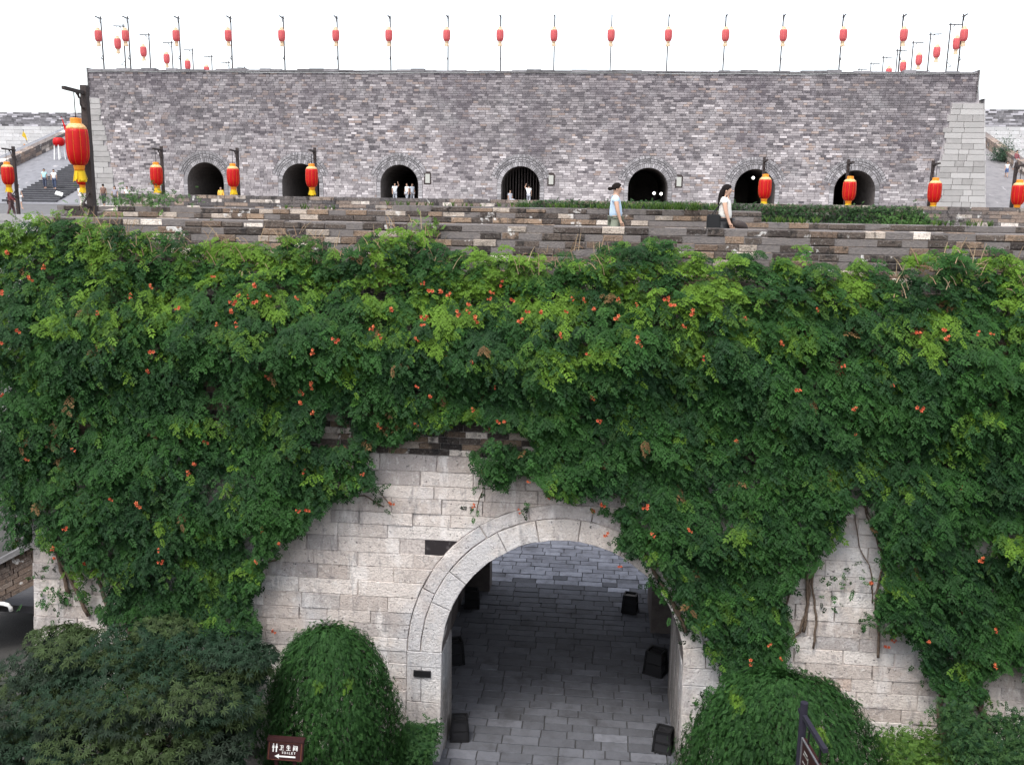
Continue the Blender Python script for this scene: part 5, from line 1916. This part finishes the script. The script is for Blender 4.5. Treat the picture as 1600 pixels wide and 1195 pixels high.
BK = math.pi
far_person(163, 322, TZ, 1.75, BK + .2, 'man in brown shirt and dark trousers standing by the castle corner', (.16, .085, .06), (.025, .025, .03), arms=(.02, .0))
far_person(153, 321, TZ, 1.72, .5, 'person in pale shirt and jeans half hidden by the large lantern pole', (.6, .6, .6), (.08, .10, .16))
far_person(180, 312, TZ, 1.6, .3, 'person with dark hair and grey top carrying a brown bag by the castle corner', (.30, .28, .32), (.06, .05, .05), yy=72, hair='long')
far_person(127, 316, TZ, 1.65, BK, 'person in white with dark socks under the large lantern', (.72, .68, .64), (.62, .56, .52), yy=73)
far_person(199, 306, TZ, 1.6, .2, 'white-shirted person at the foot of the castle near its pale corner', (.76, .74, .72), (.05, .05, .06), yy=73.6)
for px, py, lab, a, b_ in ((71, 297, 'man in pale turquoise shirt descending the stepped ramp', (.40, .66, .70), (.05, .06, .10)), (86, 298, 'man in white shirt descending the stepped ramp', (.80, .80, .80), (.05, .07, .13))):
    q = ramp_hit(px, py)
    person((q.x, q.y, rampz(q.y) + .1), .35, 1.72, lab, a, b_, arms=(.06, -.04))
q = at_y(31, 333, 60); person((q.x, 60, TZ), 1.2, 1.62, 'woman in white dress at the foot of the stepped ramp', (.78, .76, .74), (.72, .70, .68), 'long', arms=(.1, .1), skirt=True)
q = at_y(15, 343, 44); person((q.x, 44.2, TZ), 1.9, 1.5, 'person in dark red top bending behind the terrace end below the ramp', (.16, .025, .03), (.10, .05, .05), arms=(.2, .2), sleeve=1.2)
q = ramp_hit(1572, 278); person((q.x, q.y, rampz(q.y) + .02), -.3, 1.35, 'boy in pale shirt and blue shorts on the ramp beside the castle', (.6, .62, .64), (.06, .12, .28), skirt=True, arms=(.1, .05))
q = ramp_hit(1586, 266); person((q.x, q.y, rampz(q.y) + .02), .4, 1.7, 'person in dark red top and white cap on the ramp beside the castle', (.20, .05, .06), (.5, .48, .48), arms=(.2, .12), sleeve=1.2)
for px, yy, rz, lab, sit, up, c_ in ((826, YC + .5, BK, 'person in white raising an arm in the barred middle arch', False, True, (.82, .82, .84)), (797, YC + .5, .8, 'person in grey sitting in the barred middle arch', True, False, (.45, .45, .50)),
                                     (617, YC + .6, .4, 'person in white lifting a hand, inside an arch with two others', False, True, (.70, .72, .76)), (636, YC + .7, -.5, 'person in white in the middle of three inside an arch', False, False, (.78, .79, .82)), (644, YC + .9, .7, 'person in pale blue, nearest the plaque of three inside an arch', False, False, (.66, .72, .80))):
    q = at_y(px, 305, yy)
    person((q.x, yy, AF), rz, 1.66, lab, c_, (.35, .36, .40), sit=sit, armup=up)
q = at_y(346, 303, YC - .4); person((q.x, YC - .5, TZ), .3, 1.68, 'person in a yellow-orange robe beside a dark castle arch', (.80, .46, .06), (.76, .42, .06), 'long', sleeve=1.2)

# ================================================================== small things on the ramp
q = at_y(42, 262, 96)
fl = empty('flag_pole', (q.x, 96, rampz(96)))
tag(fl, 'thin pole with yellow and red pennants in front of the pale far wall', 'flag')
zt_ = at_y(42, 205, 96).z
MB().tube([(q.x + .25, 96, rampz(96)), (q.x - .1, 96, zt_ + .2)], .03, 5).build('pole', 'grey_metal', fl)
for n_, c_, z0, z1, w in (('yellow_pennant', 'tassel_yellow', zt_, zt_ - 1.0, .35), ('orange_pennant', 'lantern_gold', zt_ - 1.25, zt_ - 2.1, .4), ('red_pennant', 'lantern_red', zt_ - 2.1, zt_ - 3.4, .3)):
    MB().add([(q.x - .05, 95.95, z0), (q.x + w * .6, 95.9, z0 - .3), (q.x + w, 95.95, z1), (q.x + .02, 96.0, z1 + .3)], [(0, 1, 2, 3)]).add([(q.x - .05, 95.93, z0), (q.x - w * .5, 95.9, z0 - .5), (q.x + .02, 95.98, z1 + .3)], [(0, 1, 2)]).build('pennant', c_, fl)
q = at_y(103, 205, 96)
fl = empty('flag_pole', (q.x, 96, rampz(96)))
tag(fl, 'leaning pole with a furled red and white flag behind the large lantern', 'flag')
MB().tube([(q.x + .9, 96, rampz(96)), (q.x - .35, 96, q.z + 1.6)], .03, 5).build('pole', 'grey_metal', fl)
MB().add([(q.x - .38, 95.95, q.z + 1.5), (q.x + .1, 95.9, q.z + .4), (q.x + .35, 95.95, q.z - .9), (q.x - .15, 96, q.z + .1)], [(0, 1, 2, 3)]).build('cloth', 'lantern_red', fl)
q = ramp_hit(94, 250)
dr = empty('drum_stand', (q.x, q.y, rampz(q.y)))
tag(dr, 'red-topped drum on a pale stand at the top of the stepped ramp', 'drum stand')
mb = MB().lathe([(.3, 1.3), (.5, 1.42), (.55, 1.7), (.5, 1.98), (.3, 2.1)], 18)
o = bpy.data.objects.new('drum', mb.mesh('drum', 'lantern_red', smooth=True)); COL.objects.link(o); o.parent = dr
mb = MB()
for a in range(4):
    mb.bar((.5 * math.cos(a * 1.57 + .4), .5 * math.sin(a * 1.57 + .4), 0), (.4 * math.cos(a * 1.57 + .4), .4 * math.sin(a * 1.57 + .4), 1.45), .09)
o = bpy.data.objects.new('stand', mb.mesh('stand', 'white_paint')); COL.objects.link(o); o.parent = dr
q = ramp_hit(93, 311)
fd = empty('floodlight', (q.x, q.y, rampz(q.y)), .5)
tag(fd, 'small tilted white floodlight lying low beside the dark steps', 'floodlight')
bb = bmesh.new(); bmesh.ops.create_cube(bb, size=1); bmesh.ops.scale(bb, vec=(.6, .16, .36), verts=bb.verts); bmesh.ops.bevel(bb, geom=bb.edges[:], offset=.03, segments=1, affect='EDGES')
bmesh.ops.rotate(bb, verts=bb.verts, matrix=Matrix.Rotation(-.6, 3, 'X') @ Matrix.Rotation(.35, 3, 'Y')); bmesh.ops.translate(bb, verts=bb.verts, vec=(0, 0, .42))
me = bpy.data.meshes.new('head'); bb.to_mesh(me); bb.free(); me.materials.append(M['white_paint'])
o = bpy.data.objects.new('head', me); COL.objects.link(o); o.parent = fd
o = bpy.data.objects.new('bracket', MB().bar((-.1, 0, 0), (-.1, 0, .4), .05).bar((.1, 0, 0), (.1, 0, .4), .05).mesh('bracket', 'black_metal')); COL.objects.link(o); o.parent = fd

bpy.context.view_layer.update()
print('objects', len(bpy.data.objects), 'tris', sum(sum(max(0, p.loop_total - 2) for p in m.polygons) if len(m.polygons) < 3000 else len(m.polygons) * 2 for m in bpy.data.meshes))
